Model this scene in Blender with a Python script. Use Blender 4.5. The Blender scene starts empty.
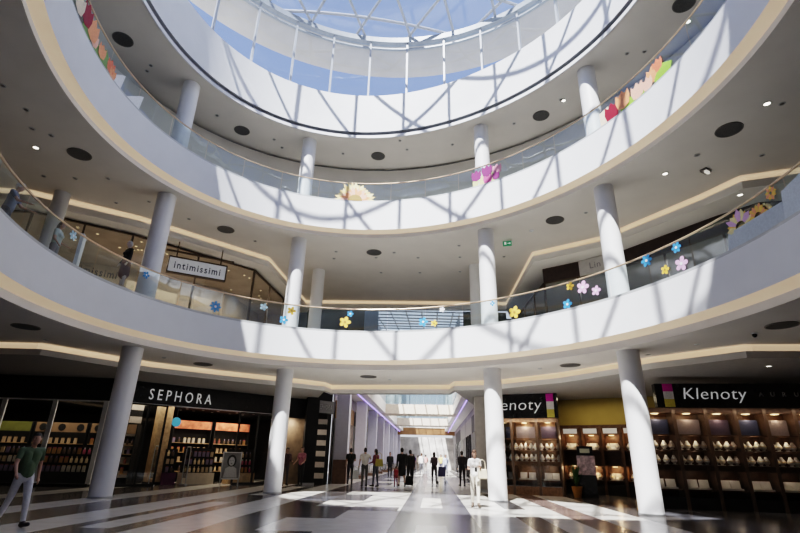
import bpy, bmesh, math, random
import numpy as np
from math import sin, cos, pi, radians, hypot, atan2, sqrt, tan
from mathutils import Vector, Matrix, Euler
random.seed(7)
S = bpy.context.scene
COL = S.collection
S.view_settings.view_transform = 'Filmic'
S.view_settings.look = 'High Contrast'
S.view_settings.exposure = -0.05

# ------------------------------------------------------------------ materials
MATS = {}
def mat(name, col, rough=0.6, metal=0.0, emit=None, es=0.0, var=0.06, scale=6.0, bump=0.0, spec=0.5):
    if name in MATS: return MATS[name]
    m = bpy.data.materials.new(name); m.use_nodes = True
    nt = m.node_tree; b = nt.nodes['Principled BSDF']
    b.inputs['Roughness'].default_value = rough
    b.inputs['Metallic'].default_value = metal
    b.inputs['Specular IOR Level'].default_value = spec
    tc = nt.nodes.new('ShaderNodeTexCoord'); nz = nt.nodes.new('ShaderNodeTexNoise')
    nz.inputs['Scale'].default_value = scale; nz.inputs['Detail'].default_value = 3
    nt.links.new(tc.outputs['Object'], nz.inputs['Vector'])
    rp = nt.nodes.new('ShaderNodeValToRGB')
    rp.color_ramp.elements[0].position = .3; rp.color_ramp.elements[1].position = .7
    rp.color_ramp.elements[0].color = [c * (1 - var) for c in col] + [1]
    rp.color_ramp.elements[1].color = [min(1, c * (1 + var)) for c in col] + [1]
    nt.links.new(nz.outputs['Fac'], rp.inputs['Fac'])
    nt.links.new(rp.outputs['Color'], b.inputs['Base Color'])
    if emit:
        b.inputs['Emission Color'].default_value = list(emit) + [1]
        b.inputs['Emission Strength'].default_value = es
    if bump:
        bp = nt.nodes.new('ShaderNodeBump'); bp.inputs['Strength'].default_value = bump
        nt.links.new(nz.outputs['Fac'], bp.inputs['Height']); nt.links.new(bp.outputs['Normal'], b.inputs['Normal'])
    MATS[name] = m
    return m

def glass(name, tint, refl=0.06, rough=0.02):
    if name in MATS: return MATS[name]
    m = bpy.data.materials.new(name); m.use_nodes = True
    nt = m.node_tree; nt.nodes.clear()
    out = nt.nodes.new('ShaderNodeOutputMaterial'); mx = nt.nodes.new('ShaderNodeMixShader')
    tr = nt.nodes.new('ShaderNodeBsdfTransparent'); gl = nt.nodes.new('ShaderNodeBsdfGlossy')
    tr.inputs['Color'].default_value = list(tint) + [1]
    gl.inputs['Roughness'].default_value = rough; gl.inputs['Color'].default_value = (.9, .95, 1, 1)
    lw = nt.nodes.new('ShaderNodeLayerWeight'); lw.inputs['Blend'].default_value = .35
    mp = nt.nodes.new('ShaderNodeMapRange')
    mp.inputs['To Min'].default_value = refl; mp.inputs['To Max'].default_value = min(1, refl * 5)
    nt.links.new(lw.outputs['Fresnel'], mp.inputs['Value'])
    nt.links.new(mp.outputs['Result'], mx.inputs['Fac'])
    nt.links.new(tr.outputs[0], mx.inputs[1]); nt.links.new(gl.outputs[0], mx.inputs[2])
    nt.links.new(mx.outputs[0], out.inputs['Surface'])
    MATS[name] = m
    return m

WHITE = mat('white_plaster', (.80, .81, .83), .55, var=.02, scale=1.5)
CEIL = mat('ceiling_paint', (.72, .69, .645), .8, var=.03, scale=1.0)
CEILW = mat('bulkhead_paint', (.84, .82, .78), .7, var=.02, scale=1.0)
COLW = mat('column_paint', (.82, .82, .83), .42, var=.02, scale=2.0)
LIP = mat('lip_paint', (.86, .86, .88), .5, var=.02, scale=2.0)
COVE = mat('cove_lit', (.78, .68, .54), .7, emit=(1.0, .74, .48), es=.30, var=.05, scale=1.3)  # light of the hidden cove lamps put into the surface's own glow
COVE2 = mat('cove_lit_soft', (.80, .72, .60), .7, emit=(1.0, .76, .52), es=.32, var=.05, scale=1.3)  # same hidden lamp light as emission, for the recesses above the bulkheads
DARKG = mat('dark_groove', (.34, .35, .38), .6)
STEEL = mat('painted_steel', (.44, .47, .52), .4, metal=.2, var=.03)
BEAM = mat('ring_beam_steel', (.34, .38, .43), .45, metal=.2)
ALU = mat('brushed_aluminium', (.55, .56, .57), .35, metal=.8)
RAIL = mat('handrail_brass', (.62, .47, .33), .35, metal=.4)
CHAN = mat('balustrade_channel', (.50, .51, .52), .45, metal=.3)
BLACK = mat('black_fascia', (.012, .012, .014), .25, var=.2)
BLACKM = mat('black_matt', (.015, .014, .014), .7, var=.2)
DARKBR = mat('dark_brown_panel', (.045, .028, .024), .5, var=.2)
GREYD = mat('grey_duct', (.22, .22, .22), .6)
LETTER = mat('sign_letter_white', (.80, .80, .80), .5, emit=(1, 1, 1), es=.22)
LETTERD = mat('sign_letter_dark', (.05, .06, .10), .5)
SIGNW = mat('sign_box_white', (.75, .76, .78), .5, emit=(.9, .93, 1), es=.12)
WOOD = mat('cabinet_wood', (.26, .15, .085), .45, var=.25, scale=9, bump=.05)
WOODD = mat('dark_cabinet_wood', (.12, .065, .04), .5, var=.25, scale=9)
WOODL = mat('light_oak', (.48, .34, .20), .5, var=.2, scale=8)
YELLOW = mat('yellow_wall', (.46, .35, .10), .7, var=.04, scale=2)
BEIGE = mat('shop_beige', (.46, .39, .31), .7, var=.12, scale=1.2)
TAN = mat('eave_soffit', (.56, .53, .48), .8, var=.06, scale=.7)
ROOFO = mat('roof_bounce', (.62, .60, .56), .9, var=.05)
G_BAL = glass('balustrade_glass', (.80, .88, .90), .10)
G_ROOF = glass('roof_glass', (.90, .94, 1.0), .03)
G_CLER = glass('clerestory_glass', (.84, .90, 1.0), .05)
G_SHOP = glass('shop_glass', (.82, .84, .85), .05)
PUR = mat('purple_led', (.4, .3, .9), .5, emit=(.36, .26, 1.0), es=2.6)
BUST = mat('jewellery_bust_white', (.86, .84, .80), .6, var=.05)
LAMP = mat('lamp_glow', (1, .95, .85), .5, emit=(1, .93, .8), es=5.0)
LAMPW = mat('lamp_warm', (1, .8, .5), .5, emit=(1, .72, .38), es=2.2)
SPOTD = mat('downlight_dark', (.20, .19, .18), .4, metal=.5)
VENTM = mat('speaker_grille', (.10, .10, .10), .6, var=.3, scale=40)
LILAC = mat('lilac_pilaster', (.66, .66, .76), .5, var=.03)
BROWNB = mat('brown_stone', (.22, .14, .10), .4, var=.15)

def flatcol(c): return mat('c_%02d%02d%02d' % tuple(int(v * 99) for v in c), c, .6, var=.08, scale=20)

# ------------------------------------------------------------------ mesh builder
class MB:
    def __init__(s): s.v = []; s.f = []; s.mi = []; s.sm = []
    def add(s, vs, fs, mi=0, smooth=False):
        k = len(s.v); s.v += [tuple(v) for v in vs]
        for f in fs: s.f.append(tuple(i + k for i in f)); s.mi.append(mi); s.sm.append(smooth)
        return s
    def quad(s, a, b, c, d, mi=0): return s.add([a, b, c, d], [(0, 1, 2, 3)], mi)
    def hexa(s, lo, hi, mi=0):
        n = len(lo); vs = list(lo) + list(hi)
        fs = [tuple(range(n))[::-1], tuple(range(n, 2 * n))] + [(i, (i + 1) % n, n + (i + 1) % n, n + i) for i in range(n)]
        return s.add(vs, fs, mi)
    def box(s, c, d, rz=0, mi=0):
        cx, cy, cz = c; hx, hy, hz = d[0] / 2, d[1] / 2, d[2] / 2
        def P(x, y, z): return (cx + x * cos(rz) - y * sin(rz), cy + x * sin(rz) + y * cos(rz), cz + z)
        q = [(-hx, -hy), (hx, -hy), (hx, hy), (-hx, hy)]
        return s.hexa([P(x, y, -hz) for x, y in q], [P(x, y, hz) for x, y in q], mi)
    def wbox(s, W, u0, u1, o0, o1, z0, z1, mi=0):
        q = [W.pt(u0, o1), W.pt(u1, o1), W.pt(u1, o0), W.pt(u0, o0)]
        return s.hexa([(x, y, z0) for x, y in q], [(x, y, z1) for x, y in q], mi)
    def tube(s, pts, r, n=8, closed=False, mi=0, caps=True):
        pts = [Vector(p) for p in pts]; m = len(pts); rs = r if isinstance(r, (list, tuple)) else [r] * m
        vs = []
        for i, p in enumerate(pts):
            a = pts[(i - 1) % m] if (closed or i > 0) else p; b = pts[(i + 1) % m] if (closed or i < m - 1) else p
            t = (b - a).normalized(); h = Vector((0, 0, 1)) if abs(t.z) < .95 else Vector((1, 0, 0))
            x = t.cross(h).normalized(); y = x.cross(t)
            vs += [p + rs[i] * (x * cos(2 * pi * k / n) + y * sin(2 * pi * k / n)) for k in range(n)]
        fs = []
        for i in range(m if closed else m - 1):
            j = (i + 1) % m
            for k in range(n): fs.append((i * n + k, i * n + (k + 1) % n, j * n + (k + 1) % n, j * n + k))
        if not closed and caps: fs += [tuple(range(n)), tuple(range((m - 1) * n, m * n))[::-1]]
        return s.add(vs, fs, mi, True)
    def lathe(s, prof, n=24, c=(0, 0, 0), mi=0):
        vs = []; m = len(prof)
        for r, z in prof: vs += [(c[0] + r * cos(2 * pi * k / n), c[1] + r * sin(2 * pi * k / n), c[2] + z) for k in range(n)]
        fs = [(i * n + k, i * n + (k + 1) % n, (i + 1) * n + (k + 1) % n, (i + 1) * n + k) for i in range(m - 1) for k in range(n)]
        fs += [tuple(range(n))[::-1], tuple(range((m - 1) * n, m * n))]
        return s.add(vs, fs, mi, True)
    def ell(s, c, r, n=12, m=8, rot=None, mi=0):
        prof = [(sin(pi * i / m), -cos(pi * i / m)) for i in range(m + 1)]
        vs = []
        for a, z in prof:
            a = max(a, .001)
            for k in range(n):
                p = Vector((a * cos(2 * pi * k / n) * r[0], a * sin(2 * pi * k / n) * r[1], z * r[2]))
                if rot is not None: p = rot @ p
                vs.append((p.x + c[0], p.y + c[1], p.z + c[2]))
        fs = [(i * n + k, i * n + (k + 1) % n, (i + 1) * n + (k + 1) % n, (i + 1) * n + k) for i in range(m) for k in range(n)]
        fs += [tuple(range(n))[::-1], tuple(range(m * n, (m + 1) * n))]
        return s.add(vs, fs, mi, True)
    def cap(s, a, b, ra, rb, n=10, mi=0):
        a = Vector(a); b = Vector(b); d = b - a; L = d.length
        t = d / L if L > 1e-6 else Vector((0, 0, 1))
        pts = []; rs = []
        for i in range(4):
            an = pi / 2 * i / 4; pts.append(a - t * ra * cos(an)); rs.append(max(ra * sin(an), ra * .02))
        pts += [a, b]; rs += [ra, rb]
        for i in range(3, -1, -1):
            an = pi / 2 * i / 4; pts.append(b + t * rb * cos(an)); rs.append(max(rb * sin(an), rb * .02))
        return s.tube(pts, rs, n, mi=mi)
    def mesh(s, name):
        me = bpy.data.meshes.new(name); me.from_pydata(s.v, [], s.f); me.update()
        return me
    def build(s, name, mats, parent=None, loc=None, local=False, fix=True):
        if not isinstance(mats, (list, tuple)): mats = [mats]
        off = Vector((0, 0, 0)); o_loc = Vector((0, 0, 0))
        if parent is not None and not local:
            q = parent
            while q is not None: off += q.location; q = q.parent
        elif parent is None and loc is None and s.v:
            a = np.array(s.v); lo = a.min(0); hi = a.max(0)
            o_loc = Vector(((lo[0] + hi[0]) / 2, (lo[1] + hi[1]) / 2, lo[2])); off = o_loc
        elif loc is not None: o_loc = Vector(loc)
        vv = s.v; s.v = [(x - off.x, y - off.y, z - off.z) for x, y, z in s.v]
        me = s.mesh(name); s.v = vv
        for m in mats: me.materials.append(m)
        me.polygons.foreach_set('material_index', s.mi); me.polygons.foreach_set('use_smooth', s.sm); me.update()
        if fix:
            bm = bmesh.new(); bm.from_mesh(me); bmesh.ops.recalc_face_normals(bm, faces=bm.faces); bm.to_mesh(me); bm.free()
        if any(s.sm):
            try: me.set_sharp_from_angle(angle=radians(40))
            except Exception: pass
        o = bpy.data.objects.new(name, me); COL.objects.link(o)
        o.location = o_loc
        if parent is not None: o.parent = parent
        return o

def tag(o, label=None, cat=None, group=None, kind=None):
    if label: o['label'] = label
    if cat: o['category'] = cat
    if group: o['group'] = group
    if kind: o['kind'] = kind
    return o
def struct(o): o['kind'] = 'structure'; return o
def empty(name, loc, label=None, cat=None, group=None, rz=0):
    o = bpy.data.objects.new(name, None); COL.objects.link(o); o.location = loc; o.rotation_euler = (0, 0, rz)
    o.empty_display_size = .2
    return tag(o, label, cat, group)
def dup(root, loc, rz=None, label=None, group=None, scale=None):
    r = root.copy(); COL.objects.link(r); r.location = loc
    if rz is not None: r.rotation_euler = (0, 0, rz)
    if scale is not None: r.scale = scale
    if label: r['label'] = label
    if group: r['group'] = group
    for ch in list(root.children):
        c = ch.copy(); COL.objects.link(c); c.parent = r
        for g in list(ch.children):
            d = g.copy(); COL.objects.link(d); d.parent = c
    return r

class Wall:
    "vertical plane from p to q, left to right as a visitor facing it sees it; 'out' points to the visitor"
    def __init__(s, p, q):
        s.p = p; s.q = q; L = hypot(q[0] - p[0], q[1] - p[1]); s.L = L
        s.d = ((q[0] - p[0]) / L, (q[1] - p[1]) / L); s.n = (s.d[1], -s.d[0]); s.rz = atan2(s.d[1], s.d[0])
    def pt(s, u, o=0.0): return (s.p[0] + s.d[0] * u + s.n[0] * o, s.p[1] + s.d[1] * u + s.n[1] * o)
    def p3(s, u, o, z): x, y = s.pt(u, o); return (x, y, z)
    def mtx(s, u, o, z):
        x, y = s.pt(u, o)
        return Matrix(((s.d[0], 0, s.n[0], x), (s.d[1], 0, s.n[1], y), (0, 1, 0, z), (0, 0, 0, 1)))

def text_obj(txt, M, height, width=None, depth=.02, name='lettering', m=None, parent=None, space=1.0, shear=0.0, bold=0.0):
    c = bpy.data.curves.new(name, 'FONT'); c.body = txt; c.size = 1; c.extrude = .0; c.space_character = space; c.shear = shear
    c.offset = bold; c.resolution_u = 3
    t = bpy.data.objects.new('tmp', c); COL.objects.link(t)
    bpy.context.view_layer.update()
    me = bpy.data.meshes.new_from_object(t.evaluated_get(bpy.context.evaluated_depsgraph_get()))
    bpy.data.objects.remove(t); bpy.data.curves.remove(c)
    a = np.array([v.co[:] for v in me.vertices]); lo = a.min(0); hi = a.max(0)
    caph = hi[1] - lo[1]
    sy = height / caph; sx = sy if width is None else width / (hi[0] - lo[0])
    bm = bmesh.new(); bm.from_mesh(me)
    for v in bm.verts: v.co = Vector(((v.co.x - lo[0]) * sx, (v.co.y - lo[1]) * sy, 0))
    r = bmesh.ops.extrude_face_region(bm, geom=bm.faces[:])
    for e in r['geom']:
        if isinstance(e, bmesh.types.BMVert): e.co.z += depth
    bmesh.ops.recalc_face_normals(bm, faces=bm.faces)
    off = Vector((0, 0, 0)); q = parent
    while q is not None: off += q.location; q = q.parent
    bm.transform(Matrix.Translation(-off) @ M)
    bm.to_mesh(me); bm.free(); me.name = name; me.materials.clear(); me.materials.append(m or LETTER)
    o = bpy.data.objects.new(name, me); COL.objects.link(o)
    if parent: o.parent = parent
    return o

# ------------------------------------------------------------------ camera
F, PITCH, ROLL, H = 489.1, .3752845722, .0239106938, 1.3
fw = Vector((0, cos(PITCH), sin(PITCH))); rt = Vector((1, 0, 0)); up = Vector((0, -sin(PITCH), cos(PITCH)))
r2 = rt * cos(ROLL) + up * sin(ROLL); u2 = up * cos(ROLL) - rt * sin(ROLL)
cd = bpy.data.cameras.new('camera'); cam = bpy.data.objects.new('camera', cd); COL.objects.link(cam)
cam.matrix_world = Matrix(((r2.x, u2.x, -fw.x, 0), (r2.y, u2.y, -fw.y, 0), (r2.z, u2.z, -fw.z, H), (0, 0, 0, 1)))
cd.sensor_width = 36; cd.lens = 36 * F / 800; cd.clip_start = .05; cd.clip_end = 400
S.camera = cam

# ------------------------------------------------------------------ atrium outline (egg shaped plan, polar about a centre)
E1 = (.0443737, -.07969223, -.01407219, .00048788); E3 = (.07279829, -.03899411, -.02262466, -.02900265)
C1 = (-.4616, 10.4023); C2 = (-.4954, 10.4333); C3 = (-.7516, 10.3132)
def rad(R, e, ph): return R * (1 + e[0] * cos(2 * ph) + e[1] * sin(2 * ph) + e[2] * cos(3 * ph) + e[3] * sin(3 * ph))
class Ring:
    def __init__(s, c, R, e): s.c = c; s.R = R; s.e = e
    def pt(s, ph, off=0, z=0):
        r = rad(s.R, s.e, ph) + off; return (s.c[0] + r * sin(ph), s.c[1] + r * cos(ph), z)
    def nrm(s, ph):   # inward plan normal
        a = Vector(s.pt(ph - .01)); b = Vector(s.pt(ph + .01)); t = (b - a).normalized(); return Vector((t.y, -t.x, 0))
R1 = Ring(C1, 8.7796, E1); R2 = Ring(C2, 8.8219, E1); R3 = Ring(C3, 9.0159, E3)
N = 192
PH = [2 * pi * i / N for i in range(N)]
def band(mb, ring, o0, z0, o1, z1, mi=0, flip=False):
    vs = [ring.pt(p, o0, z0) for p in PH] + [ring.pt(p, o1, z1) for p in PH]
    fs = [(i, (i + 1) % N, N + (i + 1) % N, N + i) for i in range(N)]
    return mb.add(vs, fs, mi, True)
def loopband(name, ring, segs, m):
    mb = MB()
    for o0, z0, o1, z1 in segs: band(mb, ring, o0, z0, o1, z1)
    return struct(mb.build(name, m, fix=False))

# ground, first and second gallery edges
loopband('trim_1', R1, [(0, 4.946, 0, 6.06), (0, 6.06, .26, 6.06), (.26, 6.06, .26, 6.0)], WHITE)
loopband('trim_2', R1, [(0, 4.946, .37, 4.83)], COVE)
loopband('trim_3', R1, [(.37, 4.83, .37, 4.62)], LIP)
loopband('trim_4', R2, [(0, 10.745, 0, 12.13), (0, 12.13, .26, 12.13), (.26, 12.13, .26, 12.05)], WHITE)
loopband('trim_5', R2, [(0, 10.745, .34, 10.67)], COVE)
loopband('trim_6', R2, [(.34, 10.67, .34, 10.5)], LIP)
loopband('trim_7', R3, [(0, 16.165, 0, 18.37), (0, 18.37, .5, 18.40)], WHITE)
loopband('trim_8', R3, [(0, 16.165, .16, 16.165), (.16, 16.165, .16, 16.0), (.16, 16.0, .05, 16.0)], DARKG)
loopband('trim_9', R3, [(.05, 16.0, .05, 15.85), (.05, 15.85, .12, 15.85)], LIP)

# ------------------------------------------------------------------ floors and ceilings
def raycast(c, ph, poly):
    dx, dy = sin(ph), cos(ph); best = None
    for a, b in zip(poly, poly[1:]):
        ex, ey = b[0] - a[0], b[1] - a[1]; den = dx * ey - dy * ex
        if abs(den) < 1e-9: continue
        t = ((a[0] - c[0]) * ey - (a[1] - c[1]) * ex) / den
        s = ((a[0] - c[0]) * dy - (a[1] - c[1]) * dx) / den
        if t > 0 and -1e-6 <= s <= 1 + 1e-6 and (best is None or t > best): best = t
    return best
def close(poly, c, Rb):
    a0 = atan2(poly[0][0] - c[0], poly[0][1] - c[1]) % (2 * pi); a1 = atan2(poly[-1][0] - c[0], poly[-1][1] - c[1])
    arc = []; n = 40
    d = (a0 - a1) % (2 * pi)
    r0 = hypot(poly[-1][0] - c[0], poly[-1][1] - c[1]); r1 = hypot(poly[0][0] - c[0], poly[0][1] - c[1])
    for i in range(1, n):
        t = i / n; ph = a1 + d * t; r = Rb if .06 < t < .94 else (r0 if t < .5 else r1)
        arc.append((c[0] + r * sin(ph), c[1] + r * cos(ph)))
    return poly + arc + [poly[0]]
def phis_for(c, poly):
    s = set(round(p, 5) for p in PH)
    for x, y in poly:
        a = atan2(x - c[0], y - c[1]) % (2 * pi); s.add(round(a - .0004, 5) % (2 * pi)); s.add(round(a + .0004, 5) % (2 * pi))
    return sorted(s)
BK0 = close([(-22, 16.2), (-11.75, 16.1), (-9.6, 19.2), (-7.3, 20.95), (-5.0, 22.4), (-3.4, 23.6), (-3.2, 24.5), (2.45, 23.5), (2.55, 22.4), (4.4, 21.6), (6.4, 19.4), (8.3, 16.0), (10.0, 13.9), (21, 12.7)], C1, 20)
BK1 = close([(-22, 15.7), (-14.1, 16.3), (-10.9, 18.3), (-8.6, 20.5), (-6.5, 22.5), (-5.85, 29.5), (6.6, 28.9), (6.2, 21.1), (8.7, 19.2), (10.85, 15.5), (11.45, 14.2), (13.05, 13.6), (21, 11.8)], C2, 20)
def sheet(name, ring, off, poly, z, m, c):
    ph = phis_for(c, poly); n = len(ph); mb = MB(); vs = []
    for p in ph:
        vs.append(ring.pt(p, off, z))
    for p in ph:
        t = raycast(c, p, poly) or 20; vs.append((c[0] + t * sin(p), c[1] + t * cos(p), z))
    mb.add(vs, [(i, (i + 1) % n, n + (i + 1) % n, n + i) for i in range(n)])
    return struct(mb.build(name, m, fix=False))
def bulkhead(nf, nc, nu, c, poly, zc, zt, zb, depth):
    "lit recess above a dropped ceiling edge following the shop fronts"
    ph = phis_for(c, poly); n = len(ph); R = [raycast(c, p, poly) or 20 for p in ph]
    P = lambda i, dr, z: (c[0] + (R[i] + dr) * sin(ph[i]), c[1] + (R[i] + dr) * cos(ph[i]), z)
    f = MB(); l = MB(); u = MB()
    for i in range(n):
        j = (i + 1) % n
        f.quad(P(i, 0, zb), P(j, 0, zb), P(j, 0, zt), P(i, 0, zt)); f.quad(P(i, 0, zt), P(j, 0, zt), P(j, .3, zt), P(i, .3, zt))
        l.quad(P(i, .3, zt), P(j, .3, zt), P(j, .3, zc), P(i, .3, zc)); l.quad(P(i, .3, zc), P(j, .3, zc), P(j, -.02, zc - .004), P(i, -.02, zc - .004))
        di, dj = depth(ph[i]), depth(ph[j])
        u.quad(P(i, 0, zb), P(j, 0, zb), P(j, dj, zb), P(i, di, zb))
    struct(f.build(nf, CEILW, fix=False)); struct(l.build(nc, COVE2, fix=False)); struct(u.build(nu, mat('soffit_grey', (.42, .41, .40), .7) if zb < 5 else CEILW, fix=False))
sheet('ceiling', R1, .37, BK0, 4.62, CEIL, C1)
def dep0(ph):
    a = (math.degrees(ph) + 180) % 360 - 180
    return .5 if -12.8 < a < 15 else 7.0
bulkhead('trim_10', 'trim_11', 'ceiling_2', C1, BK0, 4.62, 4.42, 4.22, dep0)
sheet('ceiling_3', R2, .34, BK1, 10.5, CEIL, C2)
def dep1(ph):
    a = (math.degrees(ph) + 180) % 360 - 180
    return .4 if -15.5 < a < 21 else 7.0
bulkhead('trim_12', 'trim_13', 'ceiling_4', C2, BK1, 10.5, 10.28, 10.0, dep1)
def circ(c, R): return [(c[0] + R * sin(p), c[1] + R * cos(p)) for p in [2 * pi * i / 96 for i in range(97)]]
sheet('floor_2', R1, .24, circ(C1, 25.5), 6.0, mat('gallery_floor', (.42, .40, .37), .35), C1)
sheet('ceiling_5', R1, .30, circ(C1, 25.6), 5.9, CEIL, C1)
sheet('floor_3', R2, .24, circ(C2, 18), 12.05, mat('gallery_floor'[:-1] + 's', (.42, .40, .37), .35), C2)
ring_out = [R3.pt(p, 5.0)[:2] for p in PH]; ring_out.append(ring_out[0])
sheet('ceiling_6', R3, .10, ring_out, 15.85, CEIL, C3)
# second gallery back wall with a dark shadow gap at its head
w2 = MB(); band(w2, R2, 3.0, 12.05, 3.0, 15.68); band(w2, R2, 3.0, 15.68, 3.2, 15.68)
struct(w2.build('wall_gallery', mat('gallery_wall', (.66, .63, .58), .7, var=.04, scale=.8), fix=False))
w3 = MB(); band(w3, R2, 3.2, 15.68, 3.2, 15.85); struct(w3.build('trim_14', DARKG, fix=False))
# back walls behind the visitor close the two lower levels
for nm, c, z0, z1 in (('wall_back', C1, 0, 6), ('wall_back_upper', C2, 6, 12)):
    mb = MB(); a = [radians(69 + 4.0 * i) for i in range(58)]
    vs = [(c[0] + 22.9 * sin(p), c[1] + 22.9 * cos(p), z0) for p in a] + [(c[0] + 22.9 * sin(p), c[1] + 22.9 * cos(p), z1) for p in a]
    n = len(a); mb.add(vs, [(i, i + 1, n + i + 1, n + i) for i in range(n - 1)])
    struct(mb.build(nm, mat('back_wall', (.30, .28, .26), .7), fix=False))

# ground floor: polished stone in long stripes running towards the mall corridor
def floor_mat():
    m = bpy.data.materials.new('polished_stone_stripes'); m.use_nodes = True; nt = m.node_tree; b = nt.nodes['Principled BSDF']
    L = nt.links.new
    tc = nt.nodes.new('ShaderNodeTexCoord'); sp = nt.nodes.new('ShaderNodeSeparateXYZ'); L(tc.outputs['Object'], sp.inputs[0])
    def M(op, a, b_=None, c_=None):
        n = nt.nodes.new('ShaderNodeMath'); n.operation = op
        for i, v in enumerate((a, b_, c_)):
            if v is None: continue
            if isinstance(v, (int, float)): n.inputs[i].default_value = v
            else: L(v, n.inputs[i])
        return n.outputs[0]
    u = M('SUBTRACT', sp.outputs['X'], M('MULTIPLY', sp.outputs['Y'], .07)); y = sp.outputs['Y']
    t = M('DIVIDE', M('ADD', u, 16.0), 32.0)
    rp = nt.nodes.new('ShaderNodeValToRGB'); rp.color_ramp.interpolation = 'CONSTANT'
    edges = [(-16, 0), (-13.6, 1), (-12.4, 0), (-10.6, 1), (-9.4, 0), (-8.0, 1), (-6.9, 0), (-5.55, 1), (-4.4, 0), (-3.35, 2), (-2.25, 1), (-.95, 3), (.95, 1), (2.1, 2), (2.75, 1), (3.5, 4), (4.25, 1), (5.4, 0), (6.6, 3), (8.2, 0), (10, 3), (11.6, 0)]
    pal = [(.075, .068, .066), (.64, .62, .575), (.10, .095, .095), (.13, .13, .145), (.20, .145, .13)]
    while len(rp.color_ramp.elements) < len(edges): rp.color_ramp.elements.new(.5)
    for e, (x, k) in zip(rp.color_ramp.elements, edges): e.position = (x + 16) / 32; e.color = list(pal[k]) + [1]
    L(t, rp.inputs['Fac'])
    def inset(u0, u1, per, ph, ln, light):
        a = M('MULTIPLY', M('GREATER_THAN', u, u0), M('LESS_THAN', u, u1))
        yy = M('MODULO', M('ADD', y, ph + 100 * per), per)
        return M('MULTIPLY', a, M('LESS_THAN', yy, ln))
    col = rp.outputs['Color']
    for (u0, u1, per, ph, ln, c) in [(-.34, .30, 8.0, 0.2, 3.9, pal[1]), (-6.55, -5.95, 9, 7.8, 6.0, pal[1]), (-3.35, -2.25, 5.2, 0.0, 2.2, pal[1]), (-2.25, -.95, 9.0, 3.4, 1.2, pal[2]),
                                     (-4.4, -3.35, 6.5, 2.0, 2.0, pal[3]), (2.1, 2.75, 9, 4.0, 2.0, pal[1]), (-9.4, -8.6, 8, 3, 4, pal[3])]:
        mx = nt.nodes.new('ShaderNodeMix'); mx.data_type = 'RGBA'
        L(inset(u0, u1, per, ph, ln, True), mx.inputs['Factor']); L(col, mx.inputs[6]); mx.inputs[7].default_value = list(c) + [1]
        col = mx.outputs[2]
    nz = nt.nodes.new('ShaderNodeTexNoise'); nz.inputs['Scale'].default_value = 3.0; nz.inputs['Detail'].default_value = 5; L(tc.outputs['Object'], nz.inputs['Vector'])
    mr = nt.nodes.new('ShaderNodeMapRange'); mr.inputs['To Min'].default_value = .82; mr.inputs['To Max'].default_value = 1.12; L(nz.outputs['Fac'], mr.inputs['Value'])
    mm = nt.nodes.new('ShaderNodeMix'); mm.data_type = 'RGBA'; mm.blend_type = 'MULTIPLY'; mm.inputs['Factor'].default_value = 1
    L(col, mm.inputs[6]); L(mr.outputs['Result'], mm.inputs[7])
    L(mm.outputs[2], b.inputs['Base Color'])
    b.inputs['Roughness'].default_value = .2; b.inputs['Specular IOR Level'].default_value = .6
    return m
mb = MB(); mb.quad((-60, -30, 0), (60, -30, 0), (60, 120, 0), (-60, 120, 0))
struct(mb.build('floor', floor_mat(), loc=(0, 0, 0), fix=False))

# ------------------------------------------------------------------ columns
CP = [(-9.006, 16.567), (-4.614, 20.324), (3.642, 18.965), (7.223, 15.233)]
NMC = ['leftmost', 'second from the left', 'second from the right', 'rightmost']
def column(x, y, z0, z1, r, label, group, m=COLW):
    t = empty('column', (x, y, z0), label, 'column', group)
    s = MB().lathe([(r, 0.0), (r, z1 - z0)], 40, (x, y, z0)); s.build('shaft', m, t)
    MB().lathe([(r + .015, 0), (r + .015, .05)], 40, (x, y, z0)).build('base_ring', ALU, t)
    return t
for i, (x, y) in enumerate(CP):
    column(x, y, 0, 4.62, .335, 'round white column on the ground floor, %s of the four' % NMC[i], 'ground floor columns')
    column(x, y, 6.0, 10.5, .335, 'round white column behind the lower glass balustrade, %s of the four front ones' % NMC[i], 'first gallery columns')
    column(x, y, 12.05, 15.85, .335, 'round white column on the top gallery, %s of the four' % NMC[i], 'top gallery columns')
column(-4.28, 24.2, 6.0, 10.5, .32, 'rear round column on the first gallery left of the bright skylight', 'rear gallery columns')
column(3.82, 23.0, 6.0, 10.5, .32, 'rear round column on the first gallery right of the bright skylight', 'rear gallery columns')
column(-13.0, 16.55, 6.0, 10.5, .27, 'shaded round column at the far left of the first gallery by the walkway', 'rear gallery columns')

# ------------------------------------------------------------------ glass balustrades
def balustrade(ring, z, label, a0, a1, npan):
    t = empty('glass_balustrade', ring.pt(0, 0, z), label, 'balustrade', 'glass balustrades')
    full = [radians(a0 + (a1 - a0) * i / 160) for i in range(161)]
    MB().tube([ring.pt(p, .08, z + 1.0) for p in full], .028, 8).build('handrail', RAIL, t)
    ch = MB()
    for a, b in zip(full, full[1:]):
        lo = [ring.pt(a, .03, z - .0), ring.pt(b, .03, z), ring.pt(b, .13, z), ring.pt(a, .13, z)]
        ch.hexa(lo, [(x, y, z + .09) for x, y, _ in lo])
    ch.build('base_channel', CHAN, t)
    for k in range(npan):
        p0 = a0 + (a1 - a0) * k / npan; p1 = a0 + (a1 - a0) * (k + 1) / npan
        g = MB(); st = 5; vs = []
        for i in range(st + 1):
            p = radians(p0 + .12 + (p1 - p0 - .24) * i / st); vs += [ring.pt(p, .08, z + .05), ring.pt(p, .08, z + .975)]
        g.add(vs, [(2 * i, 2 * i + 2, 2 * i + 3, 2 * i + 1) for i in range(st)], 0, True)
        g.build('glass_panel', G_BAL, t, fix=False)
    return t
balustrade(R1, 6.06, 'curved glass balustrade with thin brass handrail on the lower gallery edge', -150, 150, 30)
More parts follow.
